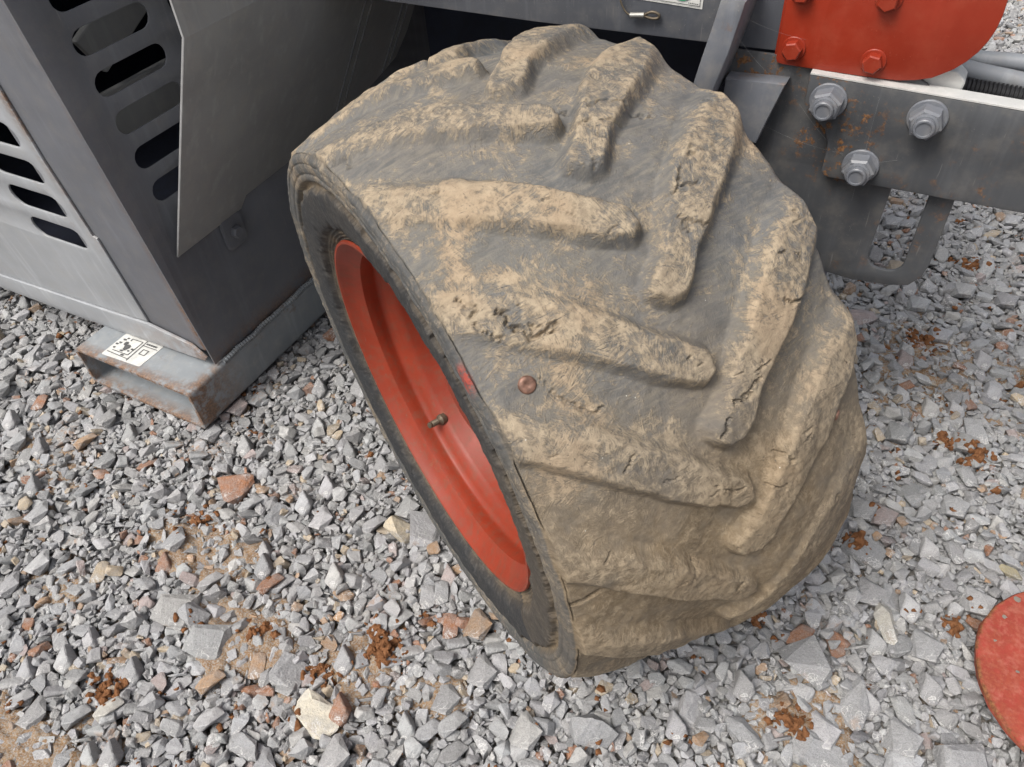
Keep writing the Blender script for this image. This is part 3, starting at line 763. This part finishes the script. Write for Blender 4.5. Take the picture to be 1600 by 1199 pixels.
# smooth normals of the whole skin
dT_ = np.roll(V, -1, 0) - np.roll(V, 1, 0); dP_ = np.gradient(V, axis=1)
Nn = np.cross(dP_, dT_); Nn /= np.linalg.norm(Nn, axis=-1, keepdims=True) + 1e-12
if (Nn[100, NSIDE + 30] @ np.array([0, math.sin(math.radians(tt[100])), math.cos(math.radians(tt[100]))])) < 0: Nn = -Nn
FLIP = False
film = np.clip(.10 + sstep(-T, 38, 78) * .78 + N3.fbm(arc * 6, acr * 6, 3) * .35 + .22 * np.exp(-((U - .52) / .18) ** 2) * sstep(-T, 10, 40), 0, 1) * np.where(T > 60, 0.4, 1)
film *= np.where((np.arange(NP) < NSIDE - 3), .25, 1)[None, :]
groove = (np.exp(-((pr - .2935) / .004) ** 2) + .55 * np.exp(-((pr - .234) / .009) ** 2)) * (np.arange(NP) < NSIDE)
film = np.clip(film + groove[None, :] * np.clip(.75 + N2.fbm(arc * 40, PR * 60, 3), 0, 1), 0, 1)
redm = np.exp(-(((T + 38.5) / 2.2) ** 2 + ((PR - .321) / .009) ** 2) ** 2) * (np.arange(NP) < NSIDE + 1)[None, :]
tcv = np.stack([arc, np.where(np.arange(NP)[None, :] < NSIDE, -(TR - PR), acr), rad - PR], -1)
idx = np.arange(NT_ * NP).reshape(NT_, NP)
qa = idx[:, :-1]; qb = np.roll(idx, -1, 0)[:, :-1]; qc = np.roll(idx, -1, 0)[:, 1:]; qd = idx[:, 1:]
quads = np.stack([qa, qb, qc, qd], -1).reshape(-1, 4)
w4 = who.reshape(-1)[quads]; fid = np.where((w4 == w4[:, :1]).all(1), w4[:, 0], -1)
Vf = V.reshape(-1, 3); Nf = Nn.reshape(-1, 3)
fn0 = np.cross(Vf[quads[:, 1]] - Vf[quads[:, 0]], Vf[quads[:, 2]] - Vf[quads[:, 0]])
if (np.einsum('ij,ij->i', fn0, Nf[quads[:, 0]]) < 0).mean() > .5: quads = quads[:, ::-1]
ATT = {'lug': topness.reshape(-1), 'film': film.reshape(-1), 'side': np.broadcast_to(side, T.shape).reshape(-1), 'redmark': redm.reshape(-1)}
tcf = tcv.reshape(-1, 3)

def raw_mesh(name, verts, faces, sharp=True):
    me = bpy.data.meshes.new(name); n = faces.shape[1]
    me.vertices.add(len(verts)); me.vertices.foreach_set('co', np.ascontiguousarray(verts, np.float32).ravel())
    me.loops.add(faces.size); me.loops.foreach_set('vertex_index', np.ascontiguousarray(faces, np.int32).ravel())
    me.polygons.add(len(faces)); me.polygons.foreach_set('loop_start', np.arange(0, faces.size, n, dtype=np.int32))
    me.polygons.foreach_set('loop_total', np.full(len(faces), n, np.int32))
    me.polygons.foreach_set('use_smooth', np.full(len(faces), not sharp))
    me.update(calc_edges=True); return me

def skin_piece(name, faces):
    used = np.unique(faces); mp = np.full(len(Vf), -1, np.int64); mp[used] = np.arange(len(used))
    me = raw_mesh(name, Vf[used], mp[faces], False)
    for k, v in ATT.items():
        a = me.attributes.new(k, 'FLOAT', 'POINT'); a.data.foreach_set('value', np.ascontiguousarray(v[used], np.float32))
    a = me.attributes.new('tc', 'FLOAT_VECTOR', 'POINT'); a.data.foreach_set('vector', np.ascontiguousarray(tcf[used], np.float32).ravel())
    me.normals_split_custom_set_from_vertices(Nf[used].tolist())
    return wlink(name, me, M_TYRE)
tyre = skin_piece('tyre', quads[fid < 0])
tyre['label'] = 'worn wide rubber tyre caked with dried tan mud'
for i in range(len(lugs)):
    f = quads[fid == i]
    if len(f) > 20: skin_piece('tread_lug', f)

# red rim, valve, rivets
I4w = frame((0, 0, 0), (0, 1, 0), (0, 0, 1))          # local z along the axle
rp = [(.0150, .2235), (.0095, .2275), (.0070, .2265), (.0070, .2235), (.0110, .2205), (.0180, .2175), (.0250, .2095), (.0300, .2045), (.0420, .2035), (.0470, .2060), (.0520, .2050), (.0570, .1990), (.0640, .1900), (.0720, .1865), (.1000, .1850), (.1080, .1800), (.1120, .1700), (.1130, .1350), (.1080, .1100), (.0980, .0960), (.0900, .0800), (.0900, .0001)]
bm = lathe(rp, 200, I4w); me = bm_mesh(bm); autosmooth(me, 40)
rim = wlink('rim', me, M_RIM); rim['label'] = 'red painted steel rim'
bm = lathe([(.095, .0001), (.060, .0001)][::-1] if False else [(.092, .062), (.070, .060), (.062, .054), (.060, .040), (.058, .0001)], 48, I4w)
bmesh.ops.recalc_face_normals(bm, faces=bm.faces); me = bm_mesh(bm); autosmooth(me, 35); wlink('hub', me, M_RIM)
bm = bmesh.new(); add_prism(bm, circ(.0135, 6), 0, .016, frame((0, 0, 0), (0, 1, 0), (0, 0, 1)), .003)
bmesh.ops.transform(bm, matrix=Matrix.Rotation(math.pi, 4, 'Z'), verts=bm.verts[:]); bmesh.ops.recalc_face_normals(bm, faces=bm.faces)
wn_ = bm_mesh(bm); autosmooth(wn_, 25)
for k in range(6):
    o = wlink('wheel_nut', wn_, None if wn_.materials else M_STEEL); a = k * math.pi / 3 + .3
    o.location = (.0985, .079 * math.sin(a), .079 * math.cos(a))
t0 = R_(142)
vd = Vector((-.92, -.39 * math.sin(t0), -.39 * math.cos(t0))).normalized()
vp = Vector((.0635, .1905 * math.sin(t0), .1905 * math.cos(t0)))
VF = frame(vp, vd.orthogonal(), vd.cross(vd.orthogonal()))
prof = [(-.004, .0001), (-.004, .0085), (.003, .0080), (.006, .0052), (.009, .0045)]
for k in range(5): prof += [(.0095 + .0022 * k, .0049), (.0106 + .0022 * k, .0038)]
prof += [(.022, .0046), (.024, .0040), (.0245, .0022), (.0245, .0001)]
bm = lathe(prof, 16, VF); me = bm_mesh(bm); autosmooth(me, 30)
if VF.to_3x3().col[2].dot(vd) < 0: pass
wlink('valve_stem', me, M_BRASS)
for a, u, sz, mt in ((-43.0, .099, .0074, M_COPPER), (-69.1, .862, .0055, M_COPPER)):
    ia = int(np.argmin(abs(tt - a))); iu = int(np.argmin(abs(pu - u)))
    p = Vector(V[ia, iu]); nn = Vector(Nn[ia, iu])
    RF = frame(p - nn * .0015, nn.orthogonal(), nn.cross(nn.orthogonal()))
    bm = lathe([(-.002, sz * .9), (.001, sz), (.0026, sz * .97), (.0036, sz * .8), (.0040, sz * .42), (.0034, sz * .3), (.0034, .0001)], 24, RF)
    me = bm_mesh(bm); autosmooth(me, 60); wlink('rivet', me, mt)

# ------------------------------------------------------------------ the ground: crushed stone dropped piece by piece
ground = tag(link('gravel_ground', None if False else bpy.data.meshes.new('g'), None), kind='structure')
gbm = bmesh.new()
gv = {}
gx = np.concatenate([[-60, -25, -10, -5], np.arange(-3.0, 2.6, .25), [4, 8, 20, 60]]); gy = np.concatenate([[-60, -25, -8, -3], np.arange(-1.5, 4.6, .25), [6, 9, 20, 60]])
for i, x in enumerate(gx):
    for j, y in enumerate(gy):
        gv[i, j] = gbm.verts.new((x, y, -.026 + .003 * math.sin(3 * x + 1) * math.sin(4 * y)))
for i in range(len(gx) - 1):
    for j in range(len(gy) - 1): gbm.faces.new((gv[i, j], gv[i + 1, j], gv[i + 1, j + 1], gv[i, j + 1]))
gbm.normal_update(); gbm.to_mesh(ground.data); gbm.free(); ground.data.materials.append(M_EARTH)

CELL = .003
SR = np.random.default_rng(21)
def make_variant(size, kind):
    """one angular stone: its mesh and the heights of its underside and top on a small grid"""
    n = int(SR.integers(11, 19)) if kind != 'clay' else 11
    p = SR.normal(size=(n, 3)); p /= np.linalg.norm(p, axis=1, keepdims=True)
    if kind == 'clay': p *= SR.uniform(.7, 1, (n, 1))
    else:
        q = np.sign(p) * np.abs(p) ** SR.uniform(.35, .8); q /= np.abs(q).max(1, keepdims=True); p = .4 * p + .6 * q
    ax = np.array([1.0, SR.uniform(.58, .95), SR.uniform(.30, .66)]) if kind != 'slab' else np.array([1.0, SR.uniform(.36, .7), SR.uniform(.22, .34)])
    if kind == 'clay': ax = np.array([1, SR.uniform(.7, 1), SR.uniform(.6, .9)])
    p *= ax * size / 2
    tilt = SR.normal(0, R_(9 if size > .045 else 22), 2)
    if SR.random() < .12 and size < .04: tilt[0] += SR.choice([-1, 1]) * R_(70)
    m = (Euler((tilt[0], tilt[1], 0)).to_matrix() @ Euler((0, 0, SR.uniform(0, 6.28))).to_matrix())
    m = Euler((0, 0, SR.uniform(0, 6.28))).to_matrix() @ m
    p = p @ np.array(m).T
    bm = bmesh.new()
    for v in p: bm.verts.new(v)
    r = bmesh.ops.convex_hull(bm, input=bm.verts[:])
    dead = [v for v in bm.verts if not v.link_faces]
    bmesh.ops.delete(bm, geom=dead, context='VERTS')
    bmesh.ops.dissolve_limit(bm, angle_limit=R_(21), verts=bm.verts[:], edges=bm.edges[:])
    bm.normal_update()
    N = np.array([f.normal[:] for f in bm.faces]); D = np.array([f.normal.dot(f.verts[0].co) for f in bm.faces])
    if size > .047:                                    # broken, slightly uneven faces on the big pieces
        bmesh.ops.triangulate(bm, faces=bm.faces[:])
        bmesh.ops.subdivide_edges(bm, edges=bm.edges[:], cuts=2, use_grid_fill=True)
        for v in bm.verts: v.co += Vector(SR.normal(0, size * .0055, 3))
    elif size > .0165:
        bmesh.ops.bevel(bm, geom=bm.edges[:], offset=size * SR.uniform(.018, .035), segments=1, affect='EDGES', clamp_overlap=True)
    bmesh.ops.triangulate(bm, faces=bm.faces[:])
    bm.verts.index_update()
    vs_ = np.array([v.co[:] for v in bm.verts]); fs_ = np.array([[v.index for v in f.verts] for f in bm.faces]); bm.free()
    k = int(math.ceil(np.abs(p[:, :2]).max() / CELL)); g = np.arange(-k, k + 1) * CELL
    X, Y = np.meshgrid(g, g, indexing='ij')
    up = N[:, 2] > .02; dn = N[:, 2] < -.02; sd = ~(up | dn)
    top = np.min((D[up, None, None] - N[up, 0, None, None] * X - N[up, 1, None, None] * Y) / N[up, 2, None, None], 0)
    bot = np.max((D[dn, None, None] - N[dn, 0, None, None] * X - N[dn, 1, None, None] * Y) / N[dn, 2, None, None], 0)
    ins = top > bot
    if sd.any(): ins &= ((N[sd, 0, None, None] * X + N[sd, 1, None, None] * Y) < D[sd, None, None]).all(0)
    if ins.sum() < 1: ins[k, k] = True
    return dict(v=vs_, f=fs_, k=k, ins=ins, top=np.where(ins, top, -9), bot=np.where(ins, bot, 9), size=size, n=ins.sum())

sizes = np.clip(np.exp(SR.normal(math.log(.0150), .56, 300)), .0070, .048)
VARS = [make_variant(s, 'slab' if SR.random() < .22 else 'rock') for s in sizes]
BIGV = [make_variant(SR.uniform(.048, .072), 'slab' if SR.random() < .5 else 'rock') for _ in range(26)]
CLAYV = [make_variant(s, 'clay') for s in np.clip(np.exp(SR.normal(math.log(.0105), .42, 60)), .0045, .022)]

def stone_colour():
    r = SR.random(); g = SR.uniform(.215, .41)
    if r < .85: c = np.array([g * SR.uniform(.975, 1.015), g, g * SR.uniform(.99, 1.045)])
    elif r < .915: g = SR.uniform(.30, .46); c = np.array([g, g * .985, g * .95])
    elif r < .945: g = SR.uniform(.32, .50); c = np.array([g, g * .80, g * .55])
    elif r < .965: g = SR.uniform(.26, .40); c = np.array([g, g * .62, g * .34])
    elif r < .98: g = SR.uniform(.27, .38); c = np.array([g, g * .80, g * .76])
    else: g = SR.uniform(.22, .3); c = np.array([g, g * .42, g * .18])
    return c

class Bed:
    def __init__(s, x0, y0, x1, y1, wrap=False):
        s.x0, s.y0 = x0, y0; s.nx = int(round((x1 - x0) / CELL)); s.ny = int(round((y1 - y0) / CELL))
        s.H = np.full((s.nx, s.ny), -.024); s.own = np.full((s.nx, s.ny), -1, np.int32); s.cap = np.full((s.nx, s.ny), 9.0)
        s.items = []
    def drop(s, v, spots, keep=72, lim=.03, col=None, sink=0.0):
        best = None; k = v['k']
        for (i, j) in spots:
            if i - k < 0 or j - k < 0 or i + k + 1 > s.nx or j + k + 1 > s.ny: continue
            sl = (slice(i - k, i + k + 1), slice(j - k, j + k + 1))
            gap = (s.H[sl] - v['bot'])[v['ins']]
            z = np.partition(gap, int(len(gap) * keep / 100) if len(gap) > 3 else len(gap) - 1)[min(int(len(gap) * keep / 100), len(gap) - 1)] - sink
            tp = z + v['top'][v['ins']]
            if (tp > s.cap[sl][v['ins']] + .003).any(): continue
            sc = tp.mean() + .35 * (tp.max() - tp.mean())
            if sc > lim: continue
            if best is None or sc < best[0]: best = (sc, z, sl, i, j)
        if best is None: return False
        _, z, sl, i, j = best
        h = s.H[sl]; t = z + v['top']; up = v['ins'] & (t > h)
        h[up] = t[up]; s.own[sl][up] = len(s.items)
        s.items.append((v, s.x0 + (i + .5) * CELL, s.y0 + (j + .5) * CELL, z, stone_colour() if col is None else col))
        return True

def stone_mesh(name, items, origin=(0, 0, 0)):
    vv, ff, cc = [], [], []; o = 0
    for v, x, y, z, c in items:
        vv.append(v['v'] + np.array([x, y, z]) - origin); ff.append(v['f'] + o); o += len(v['v']); cc.append(np.broadcast_to(np.append(c, 1), (len(v['f']), 4)))
    me = raw_mesh(name, np.concatenate(vv), np.concatenate(ff))
    a = me.attributes.new('col', 'FLOAT_COLOR', 'FACE'); a.data.foreach_set('color', np.ascontiguousarray(np.concatenate(cc), np.float32).ravel())
    return me

# what the photograph can see of the ground, and a margin
POLY = np.array([(-.86, -.22), (.5, .42), (.48, 1.9), (.25, 2.6), (-.1, 2.6), (-.3, 1.3), (-.9, 1.25), (-.93, .95), (-1.9, .95), (-1.9, .5)])
def inpoly(x, y):
    c = np.zeros(np.shape(x), bool); n = len(POLY)
    for i in range(n):
        (x1, y1), (x2, y2) = POLY[i], POLY[(i + 1) % n]
        k = ((y1 > y) != (y2 > y)) & (x < (x2 - x1) * (y - y1) / (y2 - y1 + 1e-12) + x1); c ^= k
    return c
BX0, BY0, BX1, BY1 = -2.0, -.5, 1.0, 3.0
bed = Bed(BX0, BY0, BX1, BY1)
CS = .5; cells = []
for cx in np.arange(BX0, BX1 - .01, CS):
    for cy in np.arange(BY0, BY1 - .01, CS):
        sx, sy = np.meshgrid(np.linspace(cx, cx + CS, 9), np.linspace(cy, cy + CS, 9))
        if inpoly(sx, sy).any(): cells.append((cx, cy))
# the tyre and the tube keep stones out
tw = TYRE_W.reshape(-1, 3); tw = tw[tw[:, 2] < .13]
ti = ((tw[:, 0] - BX0) / CELL).astype(int); tj = ((tw[:, 1] - BY0) / CELL).astype(int)
cap = np.full((bed.nx + 8, bed.ny + 8), 9.0)
for di in range(-2, 3):
    for dj in range(-2, 3): np.minimum.at(cap, (ti + di, tj + dj), tw[:, 2])
bed.cap = cap[:bed.nx, :bed.ny].copy()
def capbox(x0, y0, x1, y1, z):
    a, b = int((x0 - BX0) / CELL), int((x1 - BX0) / CELL); c, d = int((y0 - BY0) / CELL), int((y1 - BY0) / CELL)
    bed.cap[a:b, c:d] = np.minimum(bed.cap[a:b, c:d], z)
capbox(-1.242, .500, -.945, 1.9, .001)
gi, gj = np.meshgrid(np.arange(bed.nx), np.arange(bed.ny), indexing='ij')
dd = np.hypot(BX0 + (gi + .5) * CELL - .402, BY0 + (gj + .5) * CELL - .655) < .142
bed.cap[dd] = np.minimum(bed.cap[dd], .016)
carr = np.array(cells)
def spots(n):
    c = carr[SR.integers(0, len(carr), n)] + SR.uniform(0, CS, (n, 2))
    return [(int((x - BX0) / CELL), int((y - BY0) / CELL)) for x, y in c]
AREA = len(cells) * CS * CS
for q in range(int(AREA * 8600)):
    v = VARS[SR.integers(0, len(VARS))]
    bed.drop(v, spots(5), lim=.012)
for q in range(int(AREA * 22)): bed.drop(BIGV[SR.integers(0, len(BIGV))], spots(4), lim=.022, keep=60, sink=.004)
for q in range(int(AREA * 4200)):
    v = VARS[SR.integers(0, len(VARS))]
    bed.drop(v, spots(6), lim=.016)
def cellof(x, y): return (int((x - BX0) / CELL), int((y - BY0) / CELL))
G_ = np.array([.285, .288, .295])
feat = [(-.453, .195, .086, (.60, .55, .44)), (-.514, .493, .066, (.52, .44, .31)), (.168, .645, .085, (.40, .38, .33)), (.300, .80, .055, (.34, .29, .17)), (.071, .538, .088, G_), (.141, .53, .09, G_), (.134, .449, .095, G_), (.269, .504, .095, G_), (-.125, .353, .080, G_), (-.526, .136, .080, G_ * .95), (-.71, .081, .06, (.47, .45, .40)), (-.715, .219, .07, G_), (-.533, .221, .07, G_ * 1.05), (-.411, .434, .05, G_), (.216, .643, .06, G_), (.215, .489, .06, G_), (-1.085, .265, .06, G_ * 1.1), (.035, .416, .075, G_)]
for x, y, s, c in feat:
    v = min(BIGV + VARS, key=lambda q: abs(q['size'] - s * .8) + SR.uniform(0, .012))
    i, j = cellof(x, y)
    bed.drop(v, [(i + a, j + b) for a in (-3, 0, 3) for b in (-3, 0, 3)], keep=70, lim=.05, col=np.array(c), sink=.003)
for q in range(int(AREA * 5200)):                     # small chips in the hollows
    v = VARS[SR.integers(0, len(VARS))]
    if v['size'] > .016: continue
    bed.drop(v, spots(9), lim=.010)
n_stone = len(bed.items)

# clods of red earth lying among the stones
clays = [(.085, .463, 34, .032, 'red-brown earth clod in lumps among the big grey stones near the red disc'), (-.438, .318, 46, .050, 'widest patch of crumbled rust-brown earth on the gravel in front of the wheel'),
         (-.491, .251, 22, .028, 'small scatter of brown earth crumbs below the widest earth patch'), (-.751, .10, 26, .034, 'crumbled brown earth at the lower left edge of the gravel'),
         (.125, 1.266, 34, .050, 'brown earth clod on the gravel just below the slotted bracket'), (.244, 1.01, 26, .036, 'orange-brown earth clod on gravel at the right edge, level with the tyre'),
         (.200, 1.027, 14, .022, 'little earth lump lying beside the orange-brown clod at the right edge'), (.190, 1.54, 22, .040, 'earth clod far back on the gravel under the bolted beam'),
         (.106, .759, 16, .022, 'earth crumbs on gravel right of the tyre, halfway to the disc'), (.011, .589, 12, .018, 'few earth crumbs close to the foot of the tyre'),
         (.246, .69, 14, .020, 'brown earth crumbs between grey stones just behind the red disc'), (-.836, .362, 18, .045, 'thin sprinkle of tan earth on the gravel in front of the tube'),
         (-.612, .259, 16, .035, 'pale brown earth sprinkle left of the widest earth patch')]
crumbs = []; CN = LN(77)
for x, y, n, r, lab in clays:
    n = int(n * 2.6); r *= .62
    st = len(bed.items)
    for q in range(n):
        i, j = cellof(x + SR.normal(0, r * .62), y + SR.normal(0, r * .5))
        g = SR.uniform(.8, 1.15)
        bed.drop(CLAYV[SR.integers(0, len(CLAYV))], [(i, j)], keep=55, lim=.024, col=np.array([.3, .12, .04]) * g, sink=.0022)
    it = bed.items[st:]
    if it:
        me = stone_mesh('crumbs', it, np.array([x, y, 0.0])); o = bpy.data.objects.new('crumbs', me); COL.objects.link(o)
        md = o.modifiers.new('r', 'REMESH'); md.mode = 'VOXEL'; md.voxel_size = .0012
        dg = bpy.context.evaluated_depsgraph_get(); m2 = bpy.data.meshes.new_from_object(o.evaluated_get(dg))
        bpy.data.objects.remove(o)
        bm = bmesh.new(); bm.from_mesh(m2); seen = set(); isl = []
        for v in bm.verts:
            if v in seen: continue
            st_ = [v]; seen.add(v); cur = []
            while st_:
                q_ = st_.pop(); cur.append(q_)
                for e in q_.link_edges:
                    w_ = e.other_vert(q_)
                    if w_ not in seen: seen.add(w_); st_.append(w_)
            isl.append(cur)
        isl.sort(key=len, reverse=True)
        for v in bm.verts:
            c_ = v.co * 420; v.co += v.normal * float(CN.fbm(np.array(c_.x + c_.z * .7), np.array(c_.y - c_.z * .6), 2)) * .0016
        b2 = bm.copy(); keep = set(v.index for v in isl[0]); b2.verts.ensure_lookup_table(); bm.verts.index_update()
        keep = set(v.index for v in isl[0])
        bmesh.ops.delete(b2, geom=[b2.verts[v.index] for v in bm.verts if v.index in keep], context='VERTS')
        bmesh.ops.delete(bm, geom=[v for v in bm.verts if v.index not in keep], context='VERTS')
        o = link('earth_clod', bm_mesh(bm), M_CLAY, None, False); o.location = (x, y, 0)
        tag(o, lab, 'earth clod', 'clods of red-brown earth on the gravel')
        for v in b2.verts: v.co += Vector((x, y, 0))
        crumbs.append(bm_mesh(b2))
st = len(bed.items)
for q in range(int(AREA * 95)):                      # single crumbs of the same earth all over
    c_ = carr[SR.integers(0, len(carr))] + SR.uniform(0, CS, 2)
    for h_ in range(int(SR.integers(1, 5))):
        i, j = cellof(c_[0] + SR.normal(0, .009), c_[1] + SR.normal(0, .009))
        bed.drop(CLAYV[SR.integers(0, len(CLAYV))], [(i, j)], keep=55, lim=.02, col=np.array([.3, .12, .04]), sink=.002)
crumbs.append(stone_mesh('crumbs', bed.items[st:]))
bm = bmesh.new()
for me in crumbs: bm.from_mesh(me)
o = link('soil_crumbs', bm_mesh(bm), M_CLAY, ground, True); tag(o, kind='stuff')
stones = bed.items[:n_stone]
# sandy earth lying in the hollows: stones stick out of it
def blur(a, n):
    for ax_ in (0, 1):
        k_ = np.ones(2 * n + 1) / (2 * n + 1)
        a = np.apply_along_axis(lambda r_: np.convolve(np.pad(r_, n, mode='edge'), k_, 'valid'), ax_, a)
    return a
SN = LN(91)
for x, y, rx_, ry_, up_z in ((-.80, .335, .10, .06, .003), (-.60, .245, .12, .06, .003), (-.76, -.01, .16, .08, .004), (-.47, .28, .12, .06, .001), (.10, .47, .07, .05, .000), (-.93, .17, .09, .05, .001), (.17, 1.2, .16, .14, .000), (-.35, .30, .06, .04, .000), (-1.15, .36, .12, .06, .0)):
    i0, j0 = cellof(x - rx_ * 1.5, y - ry_ * 1.5); i1, j1 = cellof(x + rx_ * 1.5, y + ry_ * 1.5)
    i0 = max(i0, 0); j0 = max(j0, 0); sub = bed.H[i0:i1, j0:j1]; ni, nj = sub.shape
    X_ = BX0 + (np.arange(i0, i1) + .5) * CELL; Y_ = BY0 + (np.arange(j0, j1) + .5) * CELL
    XX, YY = np.meshgrid(X_, Y_, indexing='ij')
    dq = np.hypot((XX - x) / rx_, (YY - y) / ry_) + SN.fbm(XX * 25, YY * 25, 4) * .9
    Z_ = blur(sub, 7) - .0024 + up_z + SN.fbm(XX * 130, YY * 130, 4) * .0055 - .016 * sstep(dq, .45, 1.15)
    vq = np.stack([XX, YY, Z_], -1).reshape(-1, 3); ix = np.arange(ni * nj).reshape(ni, nj)
    fq = np.stack([ix[:-1, :-1], ix[1:, :-1], ix[1:, 1:], ix[:-1, 1:]], -1).reshape(-1, 4)
    ok = (dq[:-1, :-1].reshape(-1) < 1.35)
    tag(link('sandy_earth', raw_mesh('sandy_earth', vq, fq[ok], False), M_SAND, ground), kind='stuff')

# the 300 stones that show largest become objects of their own
vis = np.bincount(bed.own[bed.own >= 0].ravel(), minlength=len(bed.items))[:n_stone].astype(float)
pos = np.array([(s[1], s[2], s[3]) for s in stones]); cc = (pos - CAM) @ CM
px = 800 + 1200 * cc[:, 0] / cc[:, 2]; py = 600 + 1200 * cc[:, 1] / cc[:, 2]
inview = (px > -20) & (px < 1620) & (py > -20) & (py < 1220)
hid = (pos[:, 0] < -.5) & (pos[:, 1] > .62)                # under the machine
def in_wheel(p):                                            # behind the wheel as seen by the camera
    d = p - CAM; out = np.zeros(len(p), bool)
    for f in np.linspace(.3, .98, 60):
        q = CAM + d * f - WO; w = q @ WA; r = np.hypot(q @ E1, q @ E2); out |= (w > 0) & (w < TW) & (r < TR)
    return out
score = vis / cc[:, 2] ** 2 * inview * ~hid * ~in_wheel(pos)
order = np.argsort(-score); top300 = set(order[:300].tolist())
for i in order[:300]:
    v, x, y, z, c = stones[i]
    o = link('stone', stone_mesh('stone', [(v, 0, 0, 0, c)]), M_STONE); o.location = (x, y, z); put(o, ground)
rest = [s for i, s in enumerate(stones) if i not in top300]
tag(link('gravel', stone_mesh('gravel', rest), M_STONE, ground), kind='stuff')

# beyond what is seen closely: the same bed in half-metre patches
tile = Bed(-.30, -.30, .80, .80)
for q in range(3000):
    v = VARS[SR.integers(0, len(VARS))]; tile.drop(v, [(int((SR.uniform(0, .5) + .3) / CELL), int((SR.uniform(0, .5) + .3) / CELL)) for _ in range(5)], lim=.012)
tme = stone_mesh('gravel_patch', [(v, x - .25, y - .25, z, c) for v, x, y, z, c in tile.items])
tme.materials.append(M_STONE)
done = set((round(a, 2), round(b, 2)) for a, b in cells); k = 0
for cx in np.arange(-3.0, 2.5, CS):
    for cy in np.arange(-1.5, 4.5, CS):
        if (round(cx, 2), round(cy, 2)) in done: continue
        if -2.3 < cx < -.6 and 1.0 < cy < 1.9 and False: continue
        o = bpy.data.objects.new('gravel_patch', tme); COL.objects.link(o)
        o.location = (cx + CS / 2, cy + CS / 2, 0); o.rotation_euler = (0, 0, (k % 4) * math.pi / 2); k += 1
        put(o, ground); tag(o, kind='stuff')
print('STONES', n_stone, 'area', AREA, 'meanH', [round(float(bed.H[int((cx-BX0)/CELL):int((cx+CS-BX0)/CELL), int((cy-BY0)/CELL):int((cy+CS-BY0)/CELL)].mean()), 4) for cx, cy in cells], 'tris', sum(len(s[0]['f']) for s in stones))

# ------------------------------------------------------------------ the red disc at the right edge
dz = frame((.404, .655, .0), (1, 0, .02), (0, 1, .012))
bm = lathe([(.0175, .0001), (.0175, .1340), (.0195, .1362), (.0280, .1362), (.0300, .1345), (.0303, .1310), (.0303, .0320), (.040, .030), (.20, .030), (.20, .0001)], 128, dz)
dn = LN(31)
for v in bm.verts:
    l = dz.inverted() @ v.co; r = math.hypot(l.x, l.y)
    if r > .128: v.co += (dz.to_3x3() @ Vector((l.x, l.y, 0)).normalized()) * float(dn.fbm(np.array(math.atan2(l.y, l.x) * 9 + 20), np.array(l.z * 60), 3)) * .0022
me = bm_mesh(bm); autosmooth(me, 40)
disc = tag(link('red_disc', bpy.data.meshes.new_from_object(bpy.data.objects.new('t', me)) if False else me, M_DISC), 'faded red painted round steel foot plate with chipped edge lying on the gravel', 'foot plate')
cut_ = me.attributes.new('edge_rust', 'FLOAT', 'POINT')
vals = []
for v in me.vertices:
    l = dz.inverted() @ v.co; r = math.hypot(l.x, l.y); vals.append(.85 if .1330 < r and l.z > .027 else (.25 if r > .13 else 0))
cut_.data.foreach_set('value', vals)

bm = bmesh.new(); cr = np.random.default_rng(9)
for x, y, r in ((-.108, .052, .0028), (-.088, -.02, .0022), (-.095, .086, .004), (-.116, .012, .002), (-.07, .04, .0016), (-.06, -.075, .003), (-.045, .02, .0022)):
    k = cr.uniform(.6, 1.3, 9)
    bm.faces.new([bm.verts.new(dz @ Vector((x + r * k[i] * math.cos(i * .698), y + r * k[i] * math.sin(i * .698), .0306))) for i in range(9)])
link('paint_chip', bm_mesh(bm), mat_plain('bare_chipped_steel', (0.21, 0.185, 0.155), .7), disc)['kind'] = 'stuff'
